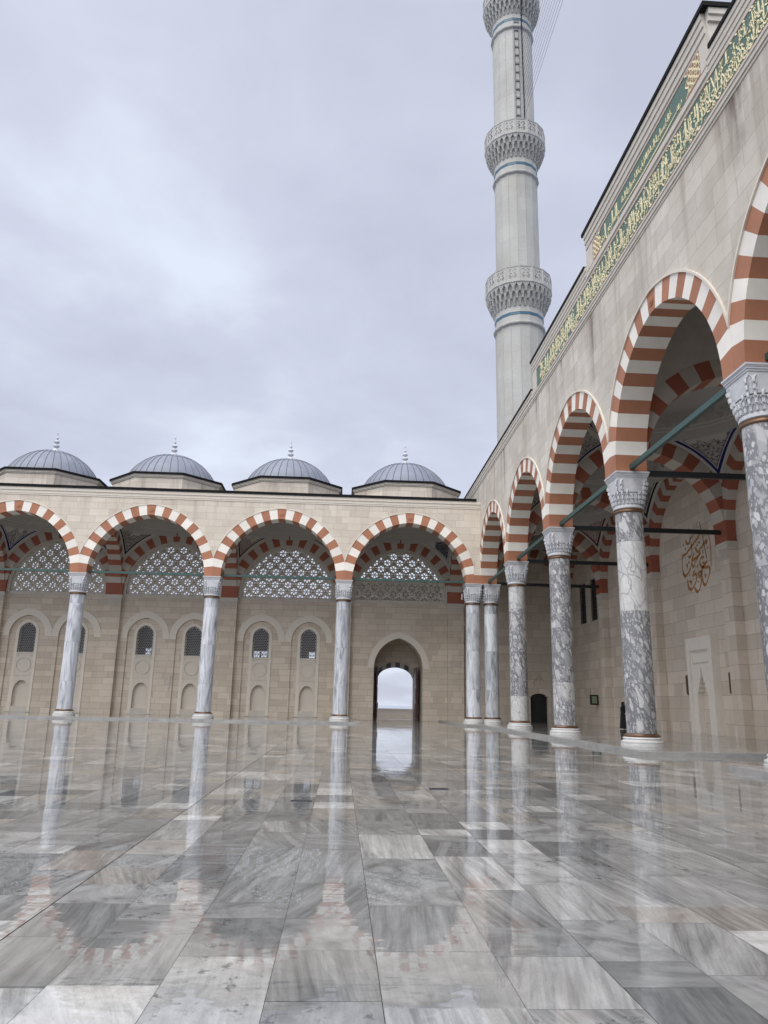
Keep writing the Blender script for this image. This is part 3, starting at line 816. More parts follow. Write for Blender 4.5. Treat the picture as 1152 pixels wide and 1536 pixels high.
for i in range(5):
    cx = (colX[i]+colX[i+1])/2
    x0, x1 = cx-S/2+.7, cx+S/2-.7
    if i == 0:
        arch_cell(bw, x0, x1, ZSILL-.1, cx, 2.1, 4.3, .5, 0, 0, WTH, 'inner', fw)
        arch_band(bw, cx, 2.1, .52, 4.3, .5, -.06, .05, 'pale', fw)
    else:
        # two blind arches: outer wall skin with recesses down to the floor, then a backing with window openings
        for s_ in (-1, 1):
            wx = cx+s_*2.03
            xa_, xb_ = (x0, cx) if s_ < 0 else (cx, x1)
            arch_cell(bw, xa_, xb_, ZSILL-.1, wx, 1.47, 6.45, .12, PL-.05, 0, .13, 'inner', fw)
            arch_band(bw, wx, 1.47, .555, 6.45, .12, -.06, .05, 'pale', fw, zlow=6.30)
            # pale panel with window on top and niche below
            px = .93
            arch_cell(bw, wx-1.5, wx+1.5, ZSILL-.2, wx, .70, 6.62, .12, 4.95, .13, WTH, 'inner', fw)
            f2 = fmY(0, YW+.13)
            arch_band(bw, wx, .70, .23, 6.62, .12, -.05, .02, 'pale', f2, zlow=.15)
            bw.box(wx-.70, wx-.50, YW+.08, YW+.15, 4.6, 4.95, 'trim2'); bw.box(wx+.50, wx+.70, YW+.08, YW+.15, 4.6, 4.95, 'trim2')
            bw.box(wx-.70, wx+.70, YW+.10, YW+.41, 2.95, 4.93, 'niche')
            bw.box(wx-1.5, wx-.70, YW+.13, YW+.41, -.05, 4.95, 'inner'); bw.box(wx+.70, wx+1.5, YW+.13, YW+.41, -.05, 4.95, 'inner')
            bw.box(wx-.70, wx+.70, YW+.08, YW+.41, -.05, .60, 'trim2')
            # roundel between window and niche
            for rr_, ww in ((.56, .03),):
                for q in range(28):
                    A0 = 2*math.pi*q/28; A1 = 2*math.pi*(q+1)/28
                    bw.prism([(wx+rr_*math.cos(A0), 3.92+rr_*math.sin(A0)), (wx+(rr_+ww)*math.cos(A0), 3.92+(rr_+ww)*math.sin(A0)),
                              (wx+(rr_+ww)*math.cos(A1), 3.92+(rr_+ww)*math.sin(A1)), (wx+rr_*math.cos(A1), 3.92+rr_*math.sin(A1))], -.05, .0, 'trim2', fmY(0, YW+.10))
            bw.box(wx-.70, wx+.70, YW+.06, YW+.10, 3.05, 3.10, 'trim2'); bw.box(wx-.70, wx+.70, YW+.06, YW+.10, 4.80, 4.84, 'trim2')
            # niche frame: stepped pointed hood
            hood = [(-.70, .60), (-.62, .60), (-.62, 1.9), (-.60, 1.9), (-.56, 2.15), (-.46, 2.38), (-.30, 2.55), (-.27, 2.55), (-.27, 2.62), (-.17, 2.62), (-.17, 2.66),
                    (.17, 2.66), (.17, 2.62), (.27, 2.62), (.27, 2.55), (.30, 2.55), (.46, 2.38), (.56, 2.15), (.60, 1.9), (.62, 1.9), (.62, .60), (.70, .60), (.70, 2.95), (-.70, 2.95)]
            bw.prism([(wx+u, z) for u, z in hood], -.06, .27, 'niche', f2)
            bw.box(wx-.69, wx+.69, YW+.37, YW+.42, .60, 2.94, 'niche')
            win_pts.append((wx, i, s_))
        # backing below the windows
        bw.box(x0, x1, YW+.41, YW+WTH, -.05, 4.95, 'inner')
        bw.box(cx-.53, cx+.53, YW+.13, YW+.41, -.05, 4.95, 'inner'); bw.box(x0, cx-3.53, YW+.13, YW+.41, -.05, 4.95, 'inner'); bw.box(cx+3.53, x1, YW+.13, YW+.41, -.05, 4.95, 'inner')
        bw.box(x0, cx-3.54, YW+.14, YW+WTH, 4.95, ZSILL-.2, 'inner'); bw.box(cx+3.54, x1, YW+.14, YW+WTH, 4.95, ZSILL-.2, 'inner')
        bw.box(cx-.53, cx+.53, YW+.14, YW+WTH, 4.95, ZSILL-.2, 'inner')
    # sill and moulding under the screen
    bw.box(x0, x1, YW+.0, YW+WTH, ZSILL-.1, ZSILL, 'trim2')
    bw.box(x0, x1, YW-.06, YW+.02, ZSILL-.02, ZSILL+.10, 'trim2')
    bw.box(x0, x1, YW-.03, YW+.02, ZSILL-.16, ZSILL-.02, 'trim2')
for x in colX:
    bw.box(x-.7, x+.7, PYY, YW+WTH, -.05, 9.6, 'inner')
bw.box(colX[0]+.7, XF+.601, YW, YW+.5, -.05, 16.4, 'inner')
bw.build('back_wall', gal)
for x in colX:     # pilaster caps
    pc = MB()
    pc.box(x-.73, x+.73, PYY-.03, YW+.1, 9.6, 9.75, 'trim2'); pc.box(x-.76, x+.76, PYY-.06, YW+.1, 9.75, 9.9, 'trim2')
    for q in range(12): pc.box(x-.70+q*.12, x-.63+q*.12, PYY-.03, PYY+.02, 9.1, 9.6, 'trim2')
    z = 9.9
    pc.box(x-.70, x+.70, PYY, YW+WTH, 9.9, ZS+.02, 'red_in')
    pc.build('pilaster_capital', gal)
for i in range(5):
    cx = (colX[i]+colX[i+1])/2
    v = MB(); a_ = S/2-.70
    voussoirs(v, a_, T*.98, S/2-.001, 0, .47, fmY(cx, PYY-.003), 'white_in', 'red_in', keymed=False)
    spandrel(v, a_, T*.98, S/2, 16.4, 0, YW+WTH-PYY, 'trim2', fmY(cx, PYY), n=20)
    arch_band(v, cx, a_-.22, .26, ZS, CC, .30, .85, 'trim2', fmY(0, PYY), zlow=ZSILL)
    v.build('wall_arch', gal)
# lattice screen (one mesh, five copies)
holes = []; stars = MB(); ao = S/2-.70-.20
dx, dz = 1.10, .555
for j in range(0, 12):
    for i_ in range(-5, 6):
        x = dx*(i_+.5*(j % 2)); z = ZSILL+.16+dz*j
        for k_ in range(6):
            A = math.pi/2+k_*math.pi/3
            if inside_pointed(x+.2*math.cos(A), z+.2*math.sin(A), ao, ZSILL, ZS, CC, .20):
                holes.append([(x+rr_*math.cos(A+da), z+rr_*math.sin(A+da)) for rr_, da in ((.055, 0), (.31, -.37), (.31, .37))])
        for ddx in (.30, .55, .80):      # small lozenges between the flowers
            xx, zz = x+ddx, z+(.285 if ddx != .55 else .0)
            if ddx != .55: zz = z+.0
            if ddx != .55: xx = x+(.42 if ddx < .5 else .68); zz = z+.12
            if inside_pointed(xx, zz, ao, ZSILL, ZS, CC, .10):
                if ddx == .55: stars.prism([(xx-.075, zz-.05), (xx, zz-.125), (xx+.075, zz-.05), (xx, zz+.03)], .0, .035, 'brass', fmY(0, -.145))
                else: holes.append([(xx-.055, zz), (xx, zz-.055), (xx+.055, zz), (xx, zz+.055)])
        if inside_pointed(x, z, ao, ZSILL, ZS, CC, .2):     # raised strapwork round each flower
            for k_ in range(6):
                A0 = k_*math.pi/3; A1 = A0+math.pi/3
                p = [(x+rr_*math.cos(A), z+rr_*math.sin(A)) for rr_, A in ((.372, A0), (.405, A0), (.405, A1), (.372, A1))]
                stars.prism(p[::-1], .0, .03, 'brass' if k_ in (1, 4) else 'screen', fmY(0, -.145))
sme = plate_with_holes('screen', pointed_outline(ao+.03, ZSILL+.02, ZS, CC), holes, .22, 'screen')
import bmesh as _bm
_b = _bm.new(); _b.from_mesh(sme)
me_ = bpy.data.meshes.new('inlay'); me_.from_pydata(stars.v, [], stars.f)
me_.polygons.foreach_set('material_index', [0 if stars.mats[k_] == 'screen' else 1 for k_ in stars.m])
_b.from_mesh(me_); _b.to_mesh(sme); _b.free(); sme.materials.append(M['brass'])      # strapwork and stars belong to the screen
for i in range(5):
    cx = (colX[i]+colX[i+1])/2
    o = bpy.data.objects.new('lattice_screen', sme); C.objects.link(o); o.parent = gal
    o.location = Vector((cx, YW+.25, 0))-gl; ORG[o.name] = (cx, YW+.25, 0)
bp = MB(); bp.box(colX[1]+.8, colX[0]-.8, YW+.42, YW+.5, ZSILL, 11.75, 'screen'); bp.build('screen_backing', gal)
# windows: grille + glass
gh = []
for j in range(18):
    for i_ in range(-6, 7):
        x = .155*(i_+.5*(j % 2)); z = 4.95+.12+.140*j
        if inside_pointed(x, z, .70, 4.95, 6.62, .12, .085):
            rr_ = .074
            gh.append([(x+rr_*math.cos((k_+.5)*math.pi/3), z+rr_*math.sin((k_+.5)*math.pi/3)) for k_ in range(6)])
gme = plate_with_holes('grille', pointed_outline(.70, 4.95, 6.62, .12, 8), gh, .03, 'grille')
def window_at(parent, wx, y, plw, lit):
    fr = MB()
    arch_band(fr, wx, .64, .05, 6.62, .12, .0, .09, 'grille', fmY(0, y+.02), n=10, zlow=4.95)
    f = fr.build('window', parent, origin=(wx, y, 4.95))
    q = bpy.data.objects.new('grille', gme); C.objects.link(q); q.parent = f
    q.location = Vector((wx, y+.06, 0))-Vector((wx, y, 4.95))
    p = MB()
    if lit == 0:
        p.prism(pointed_outline2(wx, .69, 4.96, 6.62, .12), .3, .33, 'glass', fmY(0, y))
    else:      # lower lights open to the sky behind
        zl = 5.62
        pts = [(wx-.69, zl), (wx+.69, zl)]+[(wx+a1, b1) for a1, b1 in pointed_outline(.69, 4.96, 6.62, .12)[2:]]
        p.prism(pts, .3, .33, 'glass', fmY(0, y))
        p.box(wx-.69, wx+.69, y+.28, y+.36, 5.50, zl, 'steel')
        p.box(wx-.05, wx+.05, y+.28, y+.36, 4.96, 5.5, 'steel'); p.box(wx-.69, wx-.6, y+.28, y+.36, 4.96, 5.5, 'steel')
        for q in range(5):
            t_ = wx-.62+q*.31; p.tube((t_, y+.27, 4.96), (t_+.31, y+.27, 5.5), .022, 'steel', 4); p.tube((t_+.31, y+.27, 4.96), (t_, y+.27, 5.5), .022, 'steel', 4)
        p.tube((wx-.69, y+.27, 5.23), (wx+.69, y+.27, 5.23), .025, 'steel', 4)
        if lit == 2: p.box(wx-.69, wx-.06, y+.27, y+.33, 4.96, 5.5, 'glass')
    p.build('pane', f)
def pointed_outline2(cx, a, zb, zs, c): return [(cx+x, z) for x, z in pointed_outline(a, zb, zs, c)]
for wx, i, s_ in win_pts:
    lit = {(1, -1): 1, (1, 1): 2, (2, -1): 2}.get((i, s_), 0)
    window_at(gal, wx, YW+.16, 0, lit)
# passage behind the pointed arch: jambs, inner chevron arch, door leaves
ps = MB(); pcx = (colX[0]+colX[1])/2
ps.box(pcx-2.6, pcx-2.1, YW+WTH, 70.2, -.05, 7.6, 'inner'); ps.box(pcx+2.1, pcx+2.6, YW+WTH, 70.2, -.05, 7.6, 'inner')
ps.box(pcx-2.6, pcx+2.6, YW+WTH, 70.2, 7.2, 7.6, 'inner')
oa = 1.62
arcd = [(oa*math.cos(math.pi*q/16*.62+math.pi*.19), 0) for q in range(17)]
seg = [(-oa+2*oa*q/16, 3.55+1.0*(1-((q-8)/8)**2)**.6) for q in range(17)]
for q in range(16):
    (u0_, z0_), (u1_, z1_) = seg[q], seg[q+1]
    ps.prism([(pcx+u0_, z0_+.45), (pcx+u1_, z1_+.45), (pcx+u1_, 7.2), (pcx+u0_, 7.2)], 0, .5, 'inner', fmY(0, 69.7))
    ps.prism([(pcx+u0_, z0_), (pcx+u1_, z1_), (pcx+u1_, z1_+.45), (pcx+u0_, z0_+.45)], -.03, .5, 'white_in' if (q//2) % 2 else 'steel', fmY(0, 69.7))
ps.box(pcx-2.1, pcx-oa, 69.7, 70.2, -.05, 7.2, 'inner'); ps.box(pcx+oa, pcx+2.1, 69.7, 70.2, -.05, 7.2, 'inner')
ps.build('door_passage', gal)
for sg in (-1, 1):
    dl = MB(); x = pcx+sg*1.72
    dl.box(x-.05, x+.05, 67.6, 69.65, .02, 4.5, 'wood')
    for zz in (.25, 1.6, 3.0):
        dl.box(x-.08, x+.08, 67.8, 68.5, zz, zz+1.15, 'wood'); dl.box(x-.08, x+.08, 68.75, 69.45, zz, zz+1.15, 'wood')
    o = dl.build('door_leaf', gal)
    h = MB(); h.tube((x-sg*.1, 67.75, 1.0), (x-sg*.1, 67.75, 1.5), .03, 'bronze'); h.build('handle', o)
# domes on their drums
dpr = []; Rr = 4.02; zc = 17.13
for k_ in range(13):
    A = math.asin((18.15-zc)/Rr)+(math.pi/2-math.asin((18.15-zc)/Rr))*k_/12
    dpr.append((max(.001, Rr*math.cos(A)), zc+Rr*math.sin(A)))
def octo(s_): return [(x*s_, y*s_) for x, y in ((-1.9, -4.42), (1.9, -4.42), (4.45, -1.87), (4.45, 1.87), (1.9, 4.42), (-1.9, 4.42), (-4.45, 1.87), (-4.45, -1.87))]
def make_dome(cx, cy):
    d = MB(); d.lathe(dpr, 64, 'lead', (cx, cy, 0))
    for q in range(36):
        A = 2*math.pi*q/36
        for k_ in range(12):
            (r1, z1), (r2, z2) = dpr[k_], dpr[k_+1]
            if r2 < .5: continue
            d.tube((cx+r1*math.cos(A), cy+r1*math.sin(A), z1), (cx+r2*math.cos(A), cy+r2*math.sin(A), z2), .03, 'seam', 4)
    rs, zz_ = dpr[7]; d.lathe([(rs, zz_-.025), (rs+.02, zz_), (rs-.02, zz_+.03)], 64, 'seam', (cx, cy, 0), cap=False)
    o = d.build('dome', gal, origin=(cx, cy, 16.5)); smooth_by_angle(o, 25)
    def ring_prism(mb, s_, z0, z1, mt):
        p = octo(s_); n = 8
        vs = [(cx+x, cy+y, z0) for x, y in p]+[(cx+x, cy+y, z1) for x, y in p]
        mb.add(vs, [(i, (i+1) % n, n+(i+1) % n, n+i) for i in range(n)]+[tuple(range(n, 2*n))], mt)
    e_ = MB(); ring_prism(e_, .955, 16.5, 18.05, 'face'); ring_prism(e_, .97, 18.05, 18.13, 'trim'); ring_prism(e_, .985, 18.13, 18.22, 'trim'); ring_prism(e_, .995, 18.22, 18.28, 'trim'); ring_prism(e_, 1.01, 18.28, 18.46, 'lip')
    e_.build('drum', o)
    f_ = MB()
    f_.lathe([(.42, 21.12), (.30, 21.22), (.22, 21.42), (.10, 21.5), (.09, 21.54), (.24, 21.62), (.26, 21.70), (.22, 21.78), (.08, 21.86), (.08, 21.90), (.20, 21.98), (.23, 22.06), (.18, 22.14),
              (.06, 22.22), (.06, 22.30), (.12, 22.36), (.12, 22.42), (.04, 22.50), (.03, 22.75), (.07, 22.80), (.03, 22.86), (.01, 23.05)], 16, 'cap', (cx, cy, 0))
    o2 = f_.build('finial', o); smooth_by_angle(o2, 50)
    return o
d0 = make_dome((colX[0]+colX[1])/2, 61.75)
for i in range(1, 5):
    dup(d0, Vector(((colX[i]+colX[i+1])/2, 61.75, 16.5))-gl, gal)

# ================================================================== MOSQUE PORTICO (right)
po = thing('mosque_portico', 'tall mosque front with striped arches on grey breccia columns along the right side', 'building', (XR, 28, 0))
pol = Vector((XR, 28, 0))
aP = SR/2-HT
ZL = 17.95
fp = MB()
for i in range(6):
    cy = (colY[i]+colY[i+1])/2
    spandrel(fp, aP, T, SR/2, ZL, 0, 2*HT, 'face2', fmX(cy, XF))
fp.box(XF, XF+2*HT, colY[0], 66.6, 10.92, ZL, 'face2')
fp.build('facade_wall', po)
for i in range(6):
    cy = (colY[i]+colY[i+1])/2
    v = MB(); voussoirs(v, aP, T, SR/2-.0015, -.012, 2*HT+.012, fmX(cy, XF))
    fillet(v, aP, T, SR/2-.002, -.07, .02, 'trim', fmX(cy, XF), .075)
    if i == 0:
        v.box(XF-.010, XF+2*HT+.01, YB+.001, YB+HT, ZS, ZS+.66, 'red')
    v.build('arch', po)
# corner pier above the twin columns down to the caps
cp = MB()
cp.box(XF+.02, XF+2*HT, YB+HT+.002, YB+HT+.3, ZS, 10.92, 'red_in'); cp.build('corner_pier', po)
c1 = make_column(po, (XR+.02, colY[1], PL-.002), 'colb')
for y in colY[2:6]:
    dup(c1, Vector((XR+.02, y, PL-.002))-pol, po)
tw = dup(c0, Vector((XR+.24, YB, PL-.002))-pol, po)
# mouldings: low cornice, parapets
S1a, S1b = 39.25, 8.15
S2a, S2b = 29.40, 18.05
def bands(mb, y0, y1, lst, mt='trim2', back=.4):
    for z0, z1, d in lst: mb.box(XF-d, XF+back, y0, y1, z0, z1, mt)
mo = MB()
bands(mo, S1a, 66.6, ((17.95, 18.05, .03), (18.05, 18.25, .06), (18.25, 18.45, .10), (18.45, 18.60, .13)))
bands(mo, S1b, S1a-.01, ((17.95, 18.05, .03), (18.05, 18.20, .07), (18.20, 18.28, .10), (18.28, 18.38, .04)))
mo.box(XF, XF+2*HT, S1b, S1a, ZL, 20.0, 'face2')                       # parapet body
mo.box(XF, XF+2*HT, S2b, S2a, 20.0, 21.5, 'face2')
for ya, yb in ((S1b, S2b-.001), (S2a+.001, S1a)):
    bands(mo, ya, yb, ((19.56, 19.72, .03), (19.72, 19.90, .06), (19.90, 20.10, .09), (20.10, 20.27, .12)))
bands(mo, S2b, S2a, ((19.56, 19.70, .04), (19.70, 19.86, .09), (19.86, 19.96, .06), (19.96, 20.0, .03)))
bands(mo, S2b, S2a, ((20.98, 21.10, .03), (21.10, 21.35, .07), (21.35, 21.60, .11), (21.60, 21.82, .15)))
mo.box(XF-.06, XF+.01, S1a-.85, S1a-.002, 18.385, 19.555, 'trim2'); mo.box(XF-.06, XF+.01, S1b, S1b+.8, 18.385, 19.555, 'trim2')
mo.box(XF-.065, XF+.01, S2a-.85, S2a-.002, 20.005, 20.975, 'trim2'); mo.box(XF-.065, XF+.01, S2b+.002, S2b+.42, 20.005, 20.975, 'trim2')
# returns of the raised centre
mo.box(XF, 15.5, S2b-.01, S2b+.35, 19.6, 21.5, 'trim2'); mo.box(XF, 15.5, S2a-.35, S2a+.01, 19.6, 21.5, 'trim2')
mo.box(XF+.0, XF+.30, S2b-.10, S2b-.011, 20.28, 21.4, 'trim2'); mo.box(XF+.30, 15.5, S2b-.10, S2b-.011, 21.15, 21.4, 'trim2'); mo.box(XF, 15.5, S2b-.18, S2b-.012, 21.4, 21.6, 'trim2')
mo.box(XF, 15.5, S2b-.24, S2b-.013, 21.6, 21.82, 'trim2'); mo.box(XF+.55, 15.2, S2b-.06, S2b-.014, 20.4, 21.0, 'face2')
mo.box(XF+2*HT, 15.5, S1a-.35, S1a, 17.6, 20.2, 'trim2')
mo.build('parapet', po)
lp = MB()
lp.box(XF-.17, XF+.5, S1a+.02, 66.6, 18.60, 18.73, 'lip')
lp.box(XF-.16, XF+.5, S2a+.16, S1a+.12, 20.27, 20.41, 'lip'); lp.box(XF-.16, XF+.5, S1b, S2b-.25, 20.27, 20.41, 'lip')
lp.box(XF-.20, XF+.5, S2b-.30, S2a+.14, 21.82, 21.98, 'lip'); lp.box(XF+.5, 15.6, S2b-.30, S2b+.4, 21.82, 21.98, 'lip')
lp.build('roof_edge', po)
rf_ = MB(); rf_.box(XF+.3, 20.9, -.8, 66.6, 18.6, 18.8, 'lead') if False else rf_.box(XF+2*HT-.2, 20.9, -.8, 67.0, 18.30, 18.45, 'lead')
rf_.build('roof', po)
# tie bars
t_ = MB(); t_.box(XR-.075, XR+.075, colY[6], colY[0], ZS+.08, ZS+.27, 'teal'); t_.build('tie_bar', po)
for y in colY[:6]:
    t_ = MB(); t_.box(XR+HT-.1, PXX+.15, y-.08, y+.08, ZS+.02, ZS+.24, 'blackbar'); t_.build('tie_bar', po)
aX = (PXX-(XR+HT))/2; xc_ = (PXX+XR+HT)/2
for y in colY[:6]:
    v = MB(); fm_ = lambda u, z, d, y=y: (xc_+u, y+d, z)
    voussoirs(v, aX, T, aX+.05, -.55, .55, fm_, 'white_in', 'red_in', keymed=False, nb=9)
    spandrel(v, aX, T, aX+.02, 17.9, -.53, .53, 'trim2', fm_, n=16)
    v.build('cross_arch', po)
pend = ['pend_black', 'pend_red', 'pend_black', 'pend_blue', 'pend_black', 'pend_blue']
for i in range(6):
    cy = (colY[i]+colY[i+1])/2
    if i == 3: continue      # the tall bay before the portal has no pendentives
    vault(po, xc_, cy, aX, SR/2-.53, aX, aP, ['pend_red', 'pend_black', 'pend_blue', 'pend_blue', 'pend_red', 'pend_blue'][i], vs=True)
vault(po, xc_, yc, aX, aT+.02, aX, aT, 'pend_red')
# wall
pw = MB(); fwx = fmX(0, XW)
pw.box(XW+.12, XW+1.4, -.8, 67.2, -.05, 18.0, 'inner2')
def wallcell(y0, y1, z0, z1, holes_):
    """skin .12 thick in front of the body with rectangular holes (y0,y1,z0,z1)"""
    ys = sorted({y0, y1}|{h[0] for h in holes_}|{h[1] for h in holes_}); zs_ = sorted({z0, z1}|{h[2] for h in holes_}|{h[3] for h in holes_})
    for a_, b_ in zip(ys[:-1], ys[1:]):
        for c_, d_ in zip(zs_[:-1], zs_[1:]):
            if not any(h[0] <= a_ and b_ <= h[1] and h[2] <= c_ and d_ <= h[3] for h in holes_):
                pw.box(XW, XW+.125, a_, b_, c_, d_, 'inner2')
W1 = [(58.75, 60.2), (61.5, 62.95)]
W2 = [(48.0, 49.5), (51.0, 52.5)]
D2 = (48.0, 53.0)
wallcell(-.8, 67.2, -.05, 16.5, [(a, b, 8.1, 11.4) for a, b in W1+W2]+[(D2[0], D2[1], -.05, 3.6)])
for y in colY[:6]:
    pw.box(PXX, XW+.01, y-.65, y+.30, -.05, 9.5, 'inner2')
pw.box(XF+.6, XW+.2, YW, YW+.4, 3.2, 18.0, 'inner2')
# far end wall with the small dark doorway
ex0, ex1, ez = 16.25, 17.75, 2.05
pw.box(XF+.6, ex0, YW, YW+.4, -.05, 3.2, 'inner2'); pw.box(ex1, XW+.2, YW, YW+.4, -.05, 3.2, 'inner2')
for q in range(10):
    u0_, u1_ = ex0+(ex1-ex0)*q/10, ex0+(ex1-ex0)*(q+1)/10
    zz = ez+.42*math.sqrt(max(0, 1-((q+.5)/5-1)**2))
    pw.box(u0_, u1_, YW, YW+.4, zz, 3.2, 'inner2')
pw.build('back_wall', po)
e1 = MB(); e1.box(ex0-.1, ex1+.1, YW+.42, YW+.5, -.05, 3.0, 'glass'); e1.build('doorway', po)
e2 = MB()   # carved frame and crest over the doorway
for a_, b_ in ((ex0-.45, ex0-.22), (ex1+.22, ex1+.45)): e2.box(a_, b_, YW-.05, YW+.01, PL, 4.6, 'trim2')
e2.box(ex0-.45, ex1+.45, YW-.05, YW+.01, 4.6, 4.8, 'trim2')
mx0 = (ex0+ex1)/2
for pts in (((-.7, 3.35), (-.45, 3.4), (-.3, 3.7), (-.12, 3.75), (0, 4.25)), ((.7, 3.35), (.45, 3.4), (.3, 3.7), (.12, 3.75), (0, 4.25)), ((-.02, 3.2), (0, 3.5), (.02, 4.0))):
    for p, q in zip(pts[:-1], pts[1:]): e2.tube((mx0+p[0], YW-.02, p[1]), (mx0+q[0], YW-.02, q[1]), .045, 'inner2', 5)
e2.build('door_frame', po)
for y in colY[:6]:
    wc = MB()
    wc.box(PXX-.03, XW+.02, y-.68, y+.36, 9.5, 9.65, 'trim2'); wc.box(PXX-.07, XW+.02, y-.72, y+.42, 9.65, 9.8, 'trim2')
    for q in range(8): wc.box(PXX-.03, PXX+.01, y-.64+q*.12, y-.57+q*.12, 8.9, 9.5, 'trim2')
    wc.box(PXX, XW+.3, y-.65, y+.65, 9.8, ZS+.02, 'red_in')
    wc.build('pilaster_capital', po)
for i in range(7):
    cy = (colY[i]+colY[i+1])/2 if i < 6 else yc
    a_ = SR/2-.65 if i < 6 else 4.0
    v = MB()
    voussoirs(v, a_, T, (SR/2-.001) if i < 6 else 4.7, 0, .58, fmX(cy, PXX-.003), 'white_in', 'red_in', keymed=False)
    spandrel(v, a_, T, (SR/2) if i < 6 else 4.75, 16.4, 0, .58, 'trim2', fmX(cy, PXX), n=20)
    v.build('wall_arch', po)
v = MB(); voussoirs(v, aX, T, aX+.05, 0, .43, fmY(xc_, YW-.43), 'white_in', 'red_in', keymed=False, nb=9); spandrel(v, aX, T, aX+.05, 16.4, 0, .43, 'trim2', fmY(xc_, YW-.42), n=16); v.build('wall_arch', po)
# tall windows
for a_, b_ in W1+W2:
    f_ = MB()
    f_.box(XW-.03, XW+.06, a_-.10, a_, 8.0, 11.5, 'trim2'); f_.box(XW-.03, XW+.06, b_, b_+.10, 8.0, 11.5, 'trim2')
    f_.box(XW-.05, XW+.06, a_-.12, b_+.12, 7.92, 8.1, 'trim2'); f_.box(XW-.03, XW+.06, a_-.1, b_+.1, 11.4, 11.55, 'trim2')
    for q in range(14):
        A0 = math.pi*q/14; A1 = math.pi*(q+1)/14; m_ = (a_+b_)/2; r1 = (b_-a_)/2
        f_.add([(XW-.03, m_+r1*math.cos(A0), 11.55+1.0*math.sin(A0)), (XW-.03, m_+(r1+.1)*math.cos(A0), 11.55+1.1*math.sin(A0)), (XW-.03, m_+(r1+.1)*math.cos(A1), 11.55+1.1*math.sin(A1)), (XW-.03, m_+r1*math.cos(A1), 11.55+1.0*math.sin(A1)),
                (XW+.0, m_+r1*math.cos(A0), 11.55+1.0*math.sin(A0)), (XW+.0, m_+(r1+.1)*math.cos(A0), 11.55+1.1*math.sin(A0)), (XW+.0, m_+(r1+.1)*math.cos(A1), 11.55+1.1*math.sin(A1)), (XW+.0, m_+r1*math.cos(A1), 11.55+1.0*math.sin(A1))],
               [(0, 1, 2, 3), (0, 3, 7, 4), (1, 5, 6, 2)], 'trim2')
    o = f_.build('window', po)
    g2 = MB(); g2.box(XW+.09, XW+.11, a_, b_, 8.1, 11.4, 'glass')
    g2.build('pane', o)
    g2 = MB()
    for q in range(1, 4): g2.box(XW+.05, XW+.08, a_+(b_-a_)*q/4-.012, a_+(b_-a_)*q/4+.012, 8.1, 11.4, 'steel')
    for q in range(1, 11): g2.box(XW+.05, XW+.08, a_, b_, 8.1+.3*q-.012, 8.1+.3*q+.012, 'steel')
    g2.build('grille', o)
# glazed side door with arched fanlight, mostly hidden by the third column
dd = MB(); m_ = (D2[0]+D2[1])/2; hw_ = (D2[1]-D2[0])/2
dd.box(XW-.10, XW+.08, D2[0]-.35, D2[0], PL, 3.6, 'trim'); dd.box(XW-.10, XW+.08, D2[1], D2[1]+.35, PL, 3.6, 'trim')
arch_band(dd, -m_, hw_, .35, 3.6, .3, -.10, .08, 'trim', fmX(0, XW), n=18)
arch_band(dd, -m_, hw_-.15, .13, 3.62, .3, -.03, .05, 'bronze', fmX(0, XW), n=18)
dd.box(XW-.04, XW+.06, D2[0], D2[1], 3.5, 3.66, 'trim')
o = dd.build('side_door', po)
g2 = MB(); g2.box(XW+.07, XW+.09, D2[0], D2[1], PL, 3.5, 'glass'); g2.build('glass', o)
g2 = MB()
for q in range(5):
    yy = D2[0]+.05+(D2[1]-D2[0]-.1)*q/4; g2.box(XW+.0, XW+.06, yy-.06, yy+.06, PL, 3.5, 'steel')
g2.box(XW+.01, XW+.05, D2[0], D2[1], 2.5, 2.6, 'steel'); g2.box(XW+.01, XW+.05, D2[0], D2[1], PL, PL+.2, 'steel'); g2.build('door_rail', o)
# outer prayer niche: projecting pale marble frame with stepped pointed recess
NX = XW-.42; nc = 41.35; nw = 1.5
ni = MB()
fN = fmX(nc, NX)
ni.prism([(-nw, PL), (-nw, 5.3), (nw, 5.3), (nw, PL), (1.12, PL), (1.12, 4.6), (-1.12, 4.6), (-1.12, PL)][::-1], 0, .42, 'nichew', fN)
ni.prism([(-1.12, PL), (-1.12, 4.6), (1.12, 4.6), (1.12, PL), (1.02, PL), (1.02, 4.5), (-1.02, 4.5), (-1.02, PL)][::-1], .10, .42, 'nichew', fN)
hood = [(.62, PL), (.62, 2.0), (.56, 2.35), (.46, 2.35), (.44, 2.6), (.34, 2.6), (.32, 2.85), (.22, 2.85), (.20, 3.1), (.10, 3.1), (.08, 3.4), (.0, 3.75)]
inner = hood + [(-x, z) for x, z in hood[::-1][1:]]
# left and right halves of the recessed back slab around the stepped hood
half = [(.62, PL), (1.02, PL), (1.02, 3.85), (0, 3.85)]+hood[::-1][:-1]
ni.prism([(.62, PL), (1.02, PL), (1.02, 3.85), (0, 3.85)]+hood[::-1][:-1], .08, .42, 'nichew', fN)
ni.prism([(-x, z) for x, z in ([(.62, PL), (1.02, PL), (1.02, 3.85), (0, 3.85)]+hood[::-1][:-1])][::-1], .08, .42, 'nichew', fN)
ni.prism([(-1.02, 3.85), (1.02, 3.85), (1.02, 3.95), (-1.02, 3.95)], .10, .42, 'trim2', fN)
ni.prism([(-1.02, 3.95), (1.02, 3.95), (1.02, 4.5), (-1.02, 4.5)], .16, .42, 'nichew', fN)
ni.prism([(-.62, PL), (.62, PL), (.62, 3.8), (-.62, 3.8)], .40, .43, 'inner2', fN)
ni.build('prayer_niche', po)

